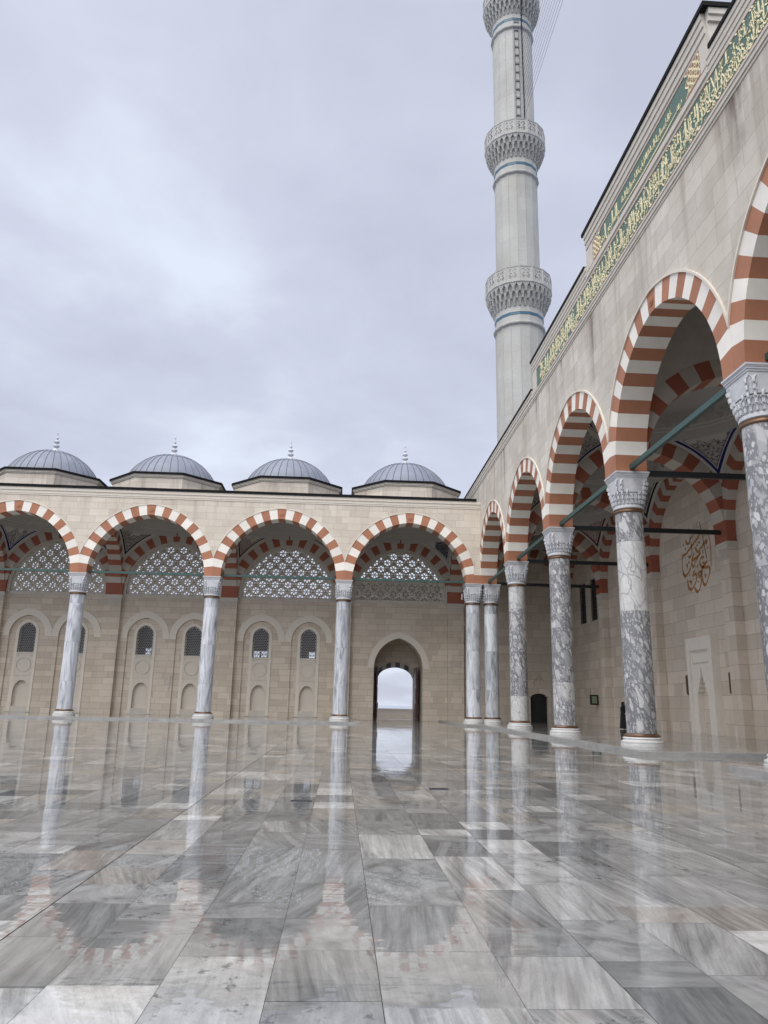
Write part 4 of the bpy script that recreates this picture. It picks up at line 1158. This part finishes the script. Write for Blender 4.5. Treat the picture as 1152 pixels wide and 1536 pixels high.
# ================================================================== CALLIGRAPHY
def crom(pts, n=5):
    P = [Vector(p) for p in pts]; P = [P[0]*2-P[1]]+P+[P[-1]*2-P[-2]]; out_ = []
    for i in range(1, len(P)-2):
        for k_ in range(n):
            t = k_/n
            out_.append(.5*((2*P[i])+(-P[i-1]+P[i+1])*t+(2*P[i-1]-5*P[i]+4*P[i+1]-P[i+2])*t*t+(-P[i-1]+3*P[i]-3*P[i+1]+P[i+2])*t**3))
    out_.append(P[-2]); return out_
def stroke(mb, pts, nib, fm, mt, d=-.02, th=.02, n=5, taper=True):
    """broad-nib pen stroke: nib is the half vector of the slanted pen"""
    q = crom(pts, n); m = len(q)
    for i in range(m-1):
        s0 = s1 = 1.0
        if taper: s0 = min(1, .45+.55*min(i, m-1-i)/2.0); s1 = min(1, .45+.55*min(i+1, m-2-i)/2.0)
        a, b_ = q[i], q[i+1]; dd_ = (b_-a)
        if dd_.length < 1e-6: continue
        nrm = Vector((-dd_.y, dd_.x)).normalized()*nib[2]
        N = Vector((nib[0], nib[1]))
        if N.dot(nrm) < 0: nrm = -nrm
        n0 = N*s0+nrm*.5; n1 = N*s1+nrm*.5
        p = [a-n0, b_-n1, b_+n1, a+n0]
        ar_ = sum(p[k_].x*p[(k_+1) % 4].y-p[(k_+1) % 4].x*p[k_].y for k_ in range(4))
        if ar_ < 0: p = p[::-1]
        mb.prism([(v_.x, v_.y) for v_ in p], d, d+th, mt, fm, caps=(1, 0))
# pen strokes of the letters, unit = height of an alif, written leftwards from x = 0
L_ = {
 'alif': ([[(-.02, 1.0), (.0, .5), (-.02, 0)]], .16),
 'lam': ([[(-.02, 1.0), (.0, .45), (-.04, .06), (-.16, -.02), (-.26, .06)]], .28),
 'lamalif': ([[(.0, .95), (-.10, .5), (-.26, .05), (-.34, .10)], [(-.36, 1.0), (-.22, .5), (-.06, .06), (-.16, .0), (-.30, .04)]], .44),
 'ba': ([[(.0, .22), (-.03, .04), (-.2, -.04), (-.42, .0), (-.48, .2)]], .52),
 'sin': ([[(.0, .24), (-.04, .03), (-.10, .06), (-.12, .22), (-.15, .03), (-.21, .06), (-.23, .22), (-.27, .02), (-.36, .03)]], .38),
 'mim': ([[(-.02, .14), (-.10, .22), (-.17, .12), (-.08, .04), (-.02, .12), (-.16, .0), (-.24, -.05), (-.27, -.42)]], .32),
 'nun': ([[(.0, .26), (.02, .0), (-.08, -.24), (-.26, -.30), (-.42, -.16), (-.46, .08)]], .5),
 'waw': ([[(-.03, .10), (-.10, .24), (-.18, .14), (-.09, .05), (-.02, .14), (-.05, -.10), (-.18, -.28), (-.36, -.30)]], .34),
 'ra': ([[(.0, .16), (-.01, -.06), (-.10, -.24), (-.27, -.30)]], .24),
 'ha': ([[(.0, .10), (-.08, .26), (-.2, .16), (-.1, .02), (-.0, .10), (-.14, .12), (-.26, .04)]], .28),
 'hha': ([[(.02, .30), (-.10, .34), (-.24, .26), (-.10, .12), (-.04, .02), (-.2, -.02), (-.32, .04)]], .34),
 'ain': ([[(-.06, .34), (-.14, .40), (-.20, .30), (-.12, .20), (-.24, .12), (-.28, -.10), (-.16, -.30), (.02, -.32)]], .3),
 'kaf': ([[(.0, .95), (-.22, .72), (-.42, .60)], [(-.36, .62), (-.08, .30), (-.02, .06), (-.20, .0), (-.42, .04)]], .46),
 'ya': ([[(-.02, .20), (-.12, .28), (-.14, .12), (-.02, .0), (-.06, -.20), (-.26, -.28), (-.44, -.16), (-.44, .02)]], .48),
 'ya_m': ([[(.0, .2), (-.03, .03), (-.12, .0), (-.18, .02)]], .2),
}
def diamond(mb, x, z, r_, fm, mt, d=-.02):
    mb.prism([(x-r_, z), (x, z-r_), (x+r_, z), (x, z+r_)], d, d+.02, mt, fm, caps=(1, 0))
def write(mb, seq, x, z, h, pen, fm, mt, tight=.82, dots=True, n=4):
    for it in seq:
        if it == ' ': x -= .10*h; continue
        st_, wd = L_[it]
        for s_ in st_: stroke(mb, [(x+p[0]*h, z+p[1]*h) for p in s_], (pen*.55, pen*.62, pen*.55), fm, mt, n=n)
        if dots and it in ('ba', 'ya', 'ya_m'): diamond(mb, x-.12*h, z-.22*h, pen*1.0, fm, mt); diamond(mb, x-.22*h, z-.22*h, pen*1.0, fm, mt)
        if dots and it == 'nun': diamond(mb, x-.22*h, z+.05*h, pen*1.0, fm, mt)
        x -= wd*h*tight
    return x
ALLAH = ['alif', 'lam', 'lam', 'ha']
RAHMAN = ['alif', 'lam', 'ra', 'hha', 'mim', 'nun']
RAHIM = ['alif', 'lam', 'ra', 'hha', 'ya_m', 'mim']
WORDS = [['waw', 'alif', 'lam', 'lam', 'ha'], ['alif', 'lam', 'mim', 'waw', 'mim', 'nun'], ['lamalif'], ['kaf', 'alif', 'nun'], ['ain', 'lam', 'ya'], ['alif', 'lam', 'sin', 'mim', 'alif'],
         ['waw', 'lamalif'], ['mim', 'nun'], ['ha', 'waw'], ['alif', 'lam', 'ra', 'ba'], ['alif', 'lamalif', 'hha', 'ra'], ['kaf', 'lam'], ['ya', 'waw', 'mim'], ['ba', 'alif', 'lam', 'ha'], ['alif', 'nun']]
# big dense band
p1 = thing('inscription_panel', 'long green panel packed with dense gold script, below the upper panel', 'inscription', (XF, 23.7, 18.4))
cyp = 23.2; y0_, y1_ = S1b+.81, S1a-.86
q = MB(); q.box(XF-.020, XF+.005, y0_, y1_, 18.385, 19.555, 'green')
q.build('panel', p1)
q = MB()
q.box(XF-.034, XF-.01, y0_, y1_, 19.52, 19.555, 'redline'); q.box(XF-.034, XF-.01, y0_, y1_, 18.386, 18.42, 'redline')
q.build('border', p1)
fi = fmX(0, XF-.022)
rnd = random.Random(5); tx = MB(); x = -y0_-.15; k_ = 0
while x > -y1_+.8:
    wd_ = WORDS[(k_*7+rnd.randrange(3)) % len(WORDS)]
    x2 = write(tx, wd_, x, 18.68+rnd.uniform(-.03, .04), .70+rnd.uniform(-.04, .06), .021, fi, 'gold', .44, n=4)
    if True:      # a second, smaller word riding above, as in stacked thuluth
        write(tx, WORDS[(k_*5+3) % len(WORDS)][:3], x-.06, 19.08+rnd.uniform(-.08, .05), .36, .016, fi, 'gold', .56, n=3)
    for _ in range(6):
        mx_ = rnd.uniform(x2, x); mz_ = rnd.choice((18.46, 18.52, 18.9, 19.3, 19.44))
        if rnd.random() < .5: diamond(tx, mx_, mz_, .020, fi, 'gold')
        else: stroke(tx, [(mx_, mz_), (mx_-.10, mz_+.07)], (.010, .014, .012), fi, 'gold', n=2, taper=False)
    x = x2-.02; k_ += 1
tx.build('gold_script', p1)
# upper panel: the basmala with its long drawn-out stroke
p2 = thing('inscription_panel', 'upper green panel with one long gold stroke and ornamented ends, under the highest roof edge', 'inscription', (XF, 23.7, 20.04))
y0_, y1_ = S2b+.43, S2a-.86
q = MB(); q.box(XF-.022, XF+.004, y0_, y1_, 20.005, 20.975, 'green'); q.build('panel', p2)
q = MB(); q.box(XF-.036, XF-.01, y0_, y1_, 20.94, 20.975, 'redline'); q.box(XF-.036, XF-.01, y0_, y1_, 20.005, 20.035, 'redline')
q.box(XF-.036, XF-.01, y0_, y0_+.05, 20.035, 20.94, 'redline'); q.box(XF-.036, XF-.01, y1_-.05, y1_, 20.035, 20.94, 'redline'); q.build('border', p2)
tx = MB(); xr = -y0_; xl = -y1_
# ornamented ends: gold foliage scrolls on a brownish ground
ZB, ZT = 20.04, 20.935; HP = ZT-ZB
for sg, xe in ((-1, xr), (1, xl)):
    edge_ = [(xe+sg*0.06, ZB), (xe+sg*1.05, ZB), (xe+sg*.82, ZB+.25*HP), (xe+sg*1.02, ZB+.5*HP), (xe+sg*.82, ZB+.75*HP), (xe+sg*1.05, ZT), (xe+sg*.06, ZT)]
    if sg < 0: edge_ = edge_[::-1]
    tx.prism(edge_, -.012, .0, 'redline', fi, caps=(1, 0))
    for a_ in range(9):
        bx = xe+sg*(.18+.28*(a_ % 3)); bz = ZB+.12+.27*(a_//3)
        stroke(tx, [(bx, bz), (bx+.10, bz+.12), (bx+.02, bz+.2), (bx-.10, bz+.10), (bx-.02, bz-.04), (bx+.14, bz-.02)], (.010, .012, .018), fi, 'gold', d=-.03)
        stroke(tx, [(bx-.12, bz-.06), (bx+.02, bz+.03), (bx+.16, bz+.10)], (.008, .012, .012), fi, 'gold', d=-.03)
    stroke(tx, [(xe+sg*1.02, ZB+.02), (xe+sg*.80, ZB+.25*HP), (xe+sg*1.0, ZB+.5*HP), (xe+sg*.80, ZB+.75*HP), (xe+sg*1.02, ZT-.02)], (.012, .014, .016), fi, 'gold', d=-.03)
xs_ = xr-1.35; zb_ = 20.22
x = write(tx, ['ba', 'sin'], xs_, zb_, .62, .020, fi, 'gold', .55)
xm = xs_-5.6
stroke(tx, [(xs_-.30, zb_), (xs_-1.8, zb_-.07), (xs_-3.6, zb_-.09), (xm, zb_-.03)], (.010, .020, .008), fi, 'gold')
x = write(tx, ['mim'], xm, zb_-.03, .6, .020, fi, 'gold')
x = write(tx, ALLAH, x-.05, zb_, .60, .020, fi, 'gold', .66)
x = write(tx, RAHMAN, x-.08, zb_, .60, .020, fi, 'gold', .70)
x = write(tx, RAHIM, x-.08, zb_, .60, .020, fi, 'gold', .70)
x = xs_-.75; k_ = 2
while x > xm+.4:      # small script riding above the long stroke
    x = write(tx, WORDS[(k_*4+3) % len(WORDS)], x, zb_+.22, .24, .0085, fi, 'gold', .62, n=3)-.03; k_ += 1
tx.build('gold_script', p2)
# oval calligraphy on the portico wall
p3 = thing('wall_calligraphy', 'oval ochre calligraphy painted on the portico wall above the marble prayer niche', 'inscription', (XW, 41.9, 7.4))
tx = MB(); fr_ = fmX(0, XW-.004)
OV = [  # strokes in a 1097 x 1536 drawing square, (x, y, weight)
 ([(610, 350), (600, 400), (540, 450), (470, 500), (400, 545), (330, 590), (270, 590), (265, 640)], 13), ([(500, 345), (440, 372), (425, 400)], 9),
 ([(352, 350), (360, 405), (400, 440), (432, 410), (440, 345)], 11), ([(430, 180), (410, 240), (405, 262)], 10), ([(540, 150), (505, 215)], 5), ([(590, 165), (545, 240)], 5),
 ([(445, 450), (455, 560), (440, 640), (405, 682), (378, 640)], 10), ([(725, 510), (715, 590), (692, 545), (675, 600), (655, 560), (640, 610), (600, 620), (570, 665), (535, 625), (510, 560)], 11),
 ([(485, 640), (440, 735), (515, 742), (600, 695)], 15), ([(560, 730), (500, 800), (460, 870), (440, 825), (425, 775)], 9), ([(430, 800), (400, 870), (350, 930), (290, 950), (258, 870)], 13),
 ([(645, 795), (605, 778), (570, 850), (600, 925), (655, 965), (722, 985)], 12), ([(695, 880), (640, 930), (595, 975), (600, 1020)], 14), ([(618, 862), (650, 905)], 10),
 ([(600, 1040), (552, 1075), (535, 1000), (585, 1010), (572, 1150), (540, 1260), (490, 1302), (450, 1220)], 12),
 ([(470, 930), (432, 1000), (490, 1000), (495, 1080), (450, 1170), (390, 1222), (340, 1170), (330, 1030)], 12), ([(720, 980), (730, 1050), (700, 1140), (640, 1245), (600, 1190), (595, 1100)], 12),
 ([(620, 190), (648, 400), (670, 600)], 5), ([(670, 600), (685, 740), (692, 830)], 4), ([(700, 350), (752, 480), (772, 650), (755, 990)], 5), ([(262, 640), (252, 800), (292, 1000)], 4), ([(575, 500), (600, 530)], 10), ([(540, 540), (560, 548)], 9),
 ([(330, 470), (345, 520)], 5), ([(370, 740), (385, 770)], 8), ([(520, 880), (532, 905)], 8), ([(640, 1060), (650, 1130), (665, 1080)], 5), ([(320, 790), (345, 770), (350, 840)], 7), ([(375, 960), (378, 990)], 8),
 ([(360, 1080), (420, 1100)], 6), ([(380, 1060), (400, 1140)], 6), ([(690, 400), (680, 440)], 6), ([(730, 640), (722, 690)], 6), ([(640, 670), (640, 730)], 5), ([(500, 1120), (530, 1160)], 4), ([(300, 380), (305, 420)], 5)]
def ov(px, py):
    # drawing square -> metres on the wall
    return (-(39.72+(775-px)/520*3.62), 11.80-(py-150)/1160*3.95 + (px-515)/520*.18)
for pts, wt in OV:
    stroke(tx, [ov(*p) for p in pts], (wt*.0032, wt*.0038, wt*.0048), fr_, 'gilt', d=-.015, th=.015)
tx.build('ochre_script', p3)

# ================================================================== MINARET
MX, MY = 17.1, 70.0
mn = thing('minaret', 'tall grey stone minaret with carved balconies and blue tile bands behind the corner', 'minaret', (MX, MY, 0))
N16 = 16; ROT = math.pi/16
BAL = [(38.2, 2.40, 2.22, 3.35), (55.7, 2.22, 2.16, 3.22), (74.4, 2.16, 2.1, 3.18)]
sh = MB()
zprev = 0
for k_, (zb, rb, ra, rbal) in enumerate(BAL):
    sh.lathe([(rb+.02, zprev), (rb, zb+1.2)], N16, 'minaret', (MX, MY, 0), ROT)
    for q in range(16):    # thin ribs on the arrises
        A = ROT+2*math.pi*q/16
        sh.tube((MX+(rb)*math.cos(A), MY+rb*math.sin(A), zprev), (MX+rb*math.cos(A), MY+rb*math.sin(A), zb), .045, 'minaret', 5)
    zprev = zb+4.6
sh.lathe([(2.12, 78), (2.08, 92)], N16, 'minaret', (MX, MY, 0), ROT)
sh.build('shaft', mn)
pan_h = []
def quarter(cx_, cy_, r_, s_):
    return [(cx_+r_*math.cos(A), cy_+r_*math.sin(A)) for A in s_]
PW = 2*math.tan(math.pi/16)
for k_, (zb, rb, ra, rbal) in enumerate(BAL):
    bb = MB(); c_ = (MX, MY, 0)
    bb.lathe([(rb, zb-.1), (rb+.22, zb), (rb+.26, zb+.12), (rb+.22, zb+.25), (rb+.02, zb+.34)], N16, 'mincarve', c_, ROT)
    bb.lathe([(rb+.05, zb+.34), (rb+.05, zb+1.25), (rb+.10, zb+1.27), (rb+.10, zb+2.0)], N16, 'minaret', c_, ROT)
    zt = zb+4.15
    def rfm(a, s_, rb=rb, rbal=rbal):
        aa = ((a-ROT) % (2*math.pi/16))-math.pi/16
        return (rb+.12+(rbal-.12-rb)*(s_**.85))*math.cos(math.pi/16)/math.cos(aa)
    bb.lathe([(rb, zb+1.6), (rb+.1, zb+1.9), (rb+.35, zb+2.7), (rbal-.35, zb+3.5), (rbal-.2, zt)], N16, 'mincarve', c_, ROT)
    muqarnas(bb, (MX, MY), zb+2.05, zt-.12, rfm, 3, 32, 'mincarve', .3, ROT)
    bb.lathe([(rbal-.05, zt-.12), (rbal+.06, zt-.04), (rbal+.06, zt+.12), (rbal, zt+.14)], N16, 'mincarve', c_, ROT)
    bo = bb.build('balcony', mn)
    bl = MB(); bl.lathe([(rb+.075, zb+.98), (rb+.085, zb+1.0), (rb+.085, zb+1.22), (rb+.075, zb+1.24)], N16, 'blue', c_, ROT)
    bl.build('tile_band', bo)
    # railing: sixteen pierced panels, posts and a top rail
    side = rbal*PW*math.cos(math.pi/16)*1.0; ph = 1.45
    hs = []
    for s_ in (-1, 1):
        for t__ in (-1, 1):
            hs.append([(s_*x, t__*y+ph/2) for x, y in ((.09, .30), (.30, .09), (.40, .14), (.40, .42), (.30, .52), (.16, .52))])
        hs.append([(s_*.10*math.cos(A)+s_*.20, .22*math.sin(A)*.6+ph/2) for A in [2*math.pi*q/6 for q in range(6)]])
    hs.append([(.06, .12+ph/2+.10), (0, ph/2+.50), (-.06, .12+ph/2+.10)]); hs.append([(.06, ph/2-.22), (0, ph/2-.5), (-.06, ph/2-.22)])
    pm = plate_with_holes('railing_panel', [(-side/2, 0), (side/2, 0), (side/2, ph), (-side/2, ph)], hs, .10, 'mincarve')
    for q in range(16):
        A = 2*math.pi*(q)/16
        ap = rbal*math.cos(math.pi/16)-.05
        o = bpy.data.objects.new('railing_panel', pm); C.objects.link(o); o.parent = bo
        o.location = (ap*math.cos(A), ap*math.sin(A), zt+.13); o.rotation_euler = (0, 0, A+math.pi/2)
    rl = MB()
    rl.lathe([(rbal-.14, zt+.13+ph), (rbal+.03, zt+.13+ph), (rbal+.05, zt+.22+ph), (rbal-.14, zt+.24+ph)], N16, 'mincarve', c_, ROT, cap=False)
    for q in range(16):
        A = ROT+2*math.pi*q/16; x, y = MX+(rbal-.04)*math.cos(A), MY+(rbal-.04)*math.sin(A)
        rl.tube((x, y, zt), (x, y, zt+ph+.22), .09, 'mincarve', 6)
    rl.build('rail', bo)
# access ladder and the down cable on the face towards the courtyard
ladx = MX-.02; ly = MY-2.16*math.cos(math.pi/16)-.03
ld = MB()
for dx_ in (-.24, .24): ld.box(ladx+dx_-.016, ladx+dx_+.016, ly-.10, ly, 60.2, 75.6, 'wire')
for q in range(14): ld.box(ladx-.22, ladx+.22, ly-.09, ly-.02, 60.5+q*1.12, 60.68+q*1.12, 'wire')
ld.build('ladder', mn)
ld = MB(); ld.tube((ladx+.62, ly-.25, 60.2), (ladx+.55, ly-.25, 74.5), .06, 'lip'); ld.tube((ladx+.55, ly-.25, 74.5), (ladx+.30, ly-1.4, 78.5), .06, 'lip'); ld.tube((ladx+.30, ly-1.4, 78.5), (ladx+.3, ly-1.4, 86), .06, 'lip'); ld.build('cable_trunk', mn)
# festive light wires strung from this minaret towards the next one
nwire = 22
for q in range(nwire):
    zq = 62.6+q*.82
    wv = MB(); y1 = -40.0; pr = None
    for k_ in range(9):
        t__ = k_/8; y = ly-.3+(y1-ly)*t__; z = zq-3.0*4*t__*(1-t__)*.35
        p = (ladx+.62, y, z)
        if pr: wv.tube(pr, p, .017, 'wire', 4)
        pr = p
    o = wv.build('light_wire', None, origin=(ladx+.62, ly-.3, zq)) 
    tag(o, 'thin wire in the parallel bundle strung from the upper minaret shaft', 'wire', 'parallel wires strung from the minaret')

# ================================================================== SMALL THINGS
pwl = MB()
for r_ in range(2):
    for q in range(36):
        off_ = .9*(r_ % 2)
        pwl.box(-30+q*1.9+off_+.006, -30+(q+1)*1.9+off_-.006, 73.5, 73.9, -.02+.44*r_, -.02+.44*(r_+1)-.010, 'niche')
pwl.box(-30.1, 39.6, 73.45, 73.95, .86, .93, 'niche')
tag(pwl.build('parapet_wall', None, origin=(5, 73.7, 0)), 'low pale stone parapet wall seen outside through the open passage', 'wall')
# hanging sign board on the portico wall
sg = thing('sign_board', 'small black framed notice board hung on the far portico wall left of the veiled person', 'sign', (XW-.35, 59.5, 1.6))
q = MB(); q.box(XW-.66, XW-.04, 59.46, 59.62, 1.6, 2.36, 'signblack'); q.build('frame', sg)
q = MB(); q.box(XW-.05, XW+.02, 59.5, 59.58, 1.7, 2.3, 'signblack'); q.tube((XW-.62, 59.54, 2.3), (XW-.62, 59.54, 2.85), .02, 'signblack'); q.build('bracket', sg)
q = MB(); q.box(XW-.56, XW-.14, 59.44, 59.465, 1.7, 2.26, 'signface')
for r_ in range(5): q.box(XW-.50, XW-.20-.05*(r_ % 2), 59.434, 59.442, 2.14-.09*r_, 2.165-.09*r_, 'signtext')
q.build('face', sg)
for yy, lb in ((43.75, 'slim vertical wall light left of the marble prayer niche'), (38.75, 'slim vertical wall light right of the marble prayer niche')):
    lm = thing('wall_lamp', lb, 'lamp', (XW, yy, 2.2), 'slim wall lights beside the niche')
    q = MB(); q.box(XW-.06, XW+.005, yy-.04, yy+.04, 2.2, 3.35, 'steel'); q.build('back_plate', lm)
    q = MB(); q.box(XW-.13, XW-.06, yy-.055, yy+.055, 2.25, 3.3, 'bronze'); q.build('lamp_body', lm)
tw_ = MB(); tw_.box(-14.35, -14.22, YW-.07, YW+.01, 2.1, 3.25, 'trim2')
tag(tw_.build('wall_lamp', None, origin=(-14.28, YW, 2.1)), 'slim pale vertical wall light between two blind arches of the far gallery', 'lamp')
for (x, y, wx_, wy_, lb) in ((-.52, 12.05, .16, .07, 'thin dark drain slot in the wet floor, left of the doorway reflection'), (1.78, 13.95, .17, .11, 'wider dark drain cover in the wet floor, right of the doorway reflection')):
    dn = MB(); dn.box(x-wx_, x+wx_, y-wy_, y+wy_, -.002, .006, 'steel')
    for q in range(6): dn.box(x-wx_+.02+q*(2*wx_-.04)/6, x-wx_+.02+(q+.6)*(2*wx_-.04)/6, y-wy_+.015, y+wy_-.015, .006, .010, 'signblack')
    tag(dn.build('floor_drain', None, origin=(x, y, 0)), lb, 'drain')

# ------------------------------------------------------------------ person in black behind the column
def person(px, py, pz, H, face):
    root = thing('person', 'person in a long black robe and headscarf standing behind the nearest fully visible breccia column', 'person', (px, py, pz))
    me = bpy.data.meshes.new('body')
    J = {'pel': (0, 0, .53, .10), 'wai': (0, .0, .62, .085), 'che': (0, .01, .74, .10), 'nek': (0, .0, .845, .038), 'hd0': (0, -.01, .89, .050), 'hd1': (0, -.005, .945, .062), 'hd2': (0, .0, .985, .045),
         'shl': (-.105, 0, .80, .042), 'ell': (-.135, -.02, .64, .032), 'wrl': (-.10, -.11, .56, .022), 'hal': (-.07, -.145, .555, .022),
         'shr': (.105, 0, .80, .042), 'elr': (.135, -.02, .64, .032), 'wrr': (.10, -.11, .56, .022), 'har': (.07, -.145, .555, .022),
         'hil': (-.055, 0, .50, .07), 'knl': (-.06, -.01, .28, .045), 'anl': (-.06, .01, .04, .03), 'tol': (-.065, -.08, .018, .022),
         'hir': (.055, 0, .50, .07), 'knr': (.06, -.02, .28, .045), 'anr': (.06, .0, .04, .03), 'tor': (.065, -.09, .018, .022)}
    names = list(J); ix = {n: i for i, n in enumerate(names)}
    E_ = [('pel', 'wai'), ('wai', 'che'), ('che', 'nek'), ('nek', 'hd0'), ('hd0', 'hd1'), ('hd1', 'hd2'), ('che', 'shl'), ('shl', 'ell'), ('ell', 'wrl'), ('wrl', 'hal'), ('che', 'shr'), ('shr', 'elr'), ('elr', 'wrr'), ('wrr', 'har'),
          ('pel', 'hil'), ('hil', 'knl'), ('knl', 'anl'), ('anl', 'tol'), ('pel', 'hir'), ('hir', 'knr'), ('knr', 'anr'), ('anr', 'tor')]
    V = [(J[n][0]*H, J[n][1]*H, J[n][2]*H) for n in names]; rad = [J[n][3]*H for n in names]; E2 = [(ix[a], ix[b_]) for a, b_ in E_]
    for s_, w_ in ((-1, 'hal'), (1, 'har')):     # five fingers rooted in each palm
        for k_, (dx_, ln) in enumerate(((-.022, .030), (-.010, .036), (.001, .038), (.011, .034))):
            b0 = len(V); hx_, hy_, hz_ = V[ix[w_]]
            V += [(hx_-s_*.02+dx_*H, hy_-.028*H, hz_), (hx_-s_*.03+dx_*H, hy_-(.028+ln)*H, hz_-.010*H)]; rad += [.0055*H, .0045*H]
            E2 += [(ix[w_], b0), (b0, b0+1)]
        b0 = len(V); V += [(hx_-s_*.030*H, hy_-.006*H, hz_+.006*H), (hx_-s_*.045*H, hy_-.026*H, hz_+.008*H)]; rad += [.007*H, .0055*H]; E2 += [(ix[w_], b0), (b0, b0+1)]
    me.from_pydata(V, E2, [])
    o = bpy.data.objects.new('body', me); C.objects.link(o)
    md = o.modifiers.new('skin', 'SKIN')
    if not me.skin_vertices: pass
    for i_, sv in enumerate(me.skin_vertices[0].data): sv.radius = (rad[i_], rad[i_]); sv.use_root = (i_ == 0)
    o.modifiers.new('sub', 'SUBSURF').levels = 2; o.modifiers['sub'].render_levels = 2
    bpy.context.view_layer.update()
    bm_ = bpy.data.meshes.new_from_object(o.evaluated_get(bpy.context.evaluated_depsgraph_get()))
    bpy.data.objects.remove(o)
    bm_.materials.clear(); bm_.materials.append(M['skin'])
    o = bpy.data.objects.new('body', bm_); C.objects.link(o); o.parent = root
    # robe with folds, from shoulders to the ankles
    rb = MB(); n = 40; rows = [(.85, .045, .040), (.825, .10, .055), (.79, .135, .075), (.70, .135, .095), (.60, .125, .10), (.50, .14, .115), (.30, .155, .13), (.12, .17, .145), (.025, .18, .155)]
    vs = []
    for j, (z, rx_, ry_) in enumerate(rows):
        for i_ in range(n):
            A = 2*math.pi*i_/n; fo = 1+.05*math.sin(7*A+j*.5)*min(1, j/4)
            vs.append((rx_*fo*math.cos(A)*H, ry_*fo*math.sin(A)*H, z*H))
    rb.add(vs, [(j*n+i_, j*n+(i_+1) % n, (j+1)*n+(i_+1) % n, (j+1)*n+i_) for j in range(len(rows)-1) for i_ in range(n)], 'cloth')
    for s_ in (-1, 1):   # sleeves
        a_ = [Vector((s_*.10, 0, .81))*H, Vector((s_*.145, -.02, .64))*H, Vector((s_*.10, -.10, .565))*H]
        for p, q_, r1, r2 in ((a_[0], a_[1], .05, .05), (a_[1], a_[2], .052, .045)):
            d_ = (q_-p).normalized(); x_ = d_.orthogonal().normalized(); y_ = d_.cross(x_)
            vv = [tuple(c_+r_*H*(math.cos(2*math.pi*k_/14)*x_+math.sin(2*math.pi*k_/14)*y_)) for c_, r_ in ((p, r1), (q_, r2)) for k_ in range(14)]
            rb.add(vv, [(k_, (k_+1) % 14, 14+(k_+1) % 14, 14+k_) for k_ in range(14)]+[tuple(range(13, -1, -1))], 'cloth')
    r_ = rb.build('robe', root, origin=(0, 0, 0), smooth=True); r_.location = (0, 0, 0)
    # headscarf: hood open at the face, falling over shoulders
    hs_ = MB(); rows = [(1.0, .012, .012), (.993, .040, .045), (.965, .062, .068), (.93, .066, .072), (.885, .062, .066), (.85, .075, .065), (.81, .12, .085), (.76, .135, .10)]
    vs = []; fs = []
    for j, (z, rx_, ry_) in enumerate(rows):
        for i_ in range(n):
            A = 2*math.pi*i_/n; vs.append((rx_*math.cos(A)*H, (ry_*math.sin(A)+.006)*H, z*H))
    for j in range(len(rows)-1):
        for i_ in range(n):
            mid = 2*math.pi*(i_+.5)/n
            if 2 <= j <= 3 and abs(mid-1.5*math.pi) < .62: continue      # face opening
            fs.append((j*n+i_, j*n+(i_+1) % n, (j+1)*n+(i_+1) % n, (j+1)*n+i_))
    hs_.add(vs, fs, 'cloth'); r_ = hs_.build('headscarf', root, origin=(0, 0, 0), smooth=True); r_.location = (0, 0, 0)
    fc_ = MB()     # nose, eyes and mouth
    fc_.add([(-.008*H, -.063*H, .925*H), (.008*H, -.063*H, .925*H), (0, -.080*H, .922*H), (0, -.062*H, .95*H), (0, -.06*H, .915*H)], [(0, 1, 2), (0, 2, 3), (1, 3, 2), (0, 4, 2), (1, 2, 4)], 'skin')
    for s_ in (-1, 1): fc_.box((s_*.022-.008)*H, (s_*.022+.008)*H, -.066*H, -.060*H, .948*H, .953*H, 'signblack')
    fc_.box(-.015*H, .015*H, -.066*H, -.058*H, .902*H, .905*H, 'red_in')
    r_ = fc_.build('face', root, origin=(0, 0, 0)); r_.location = (0, 0, 0)
    root.rotation_euler = (0, 0, face)
person(17.93, 48.7, PL, 1.68, R(35))
print('objects', len(bpy.data.objects))
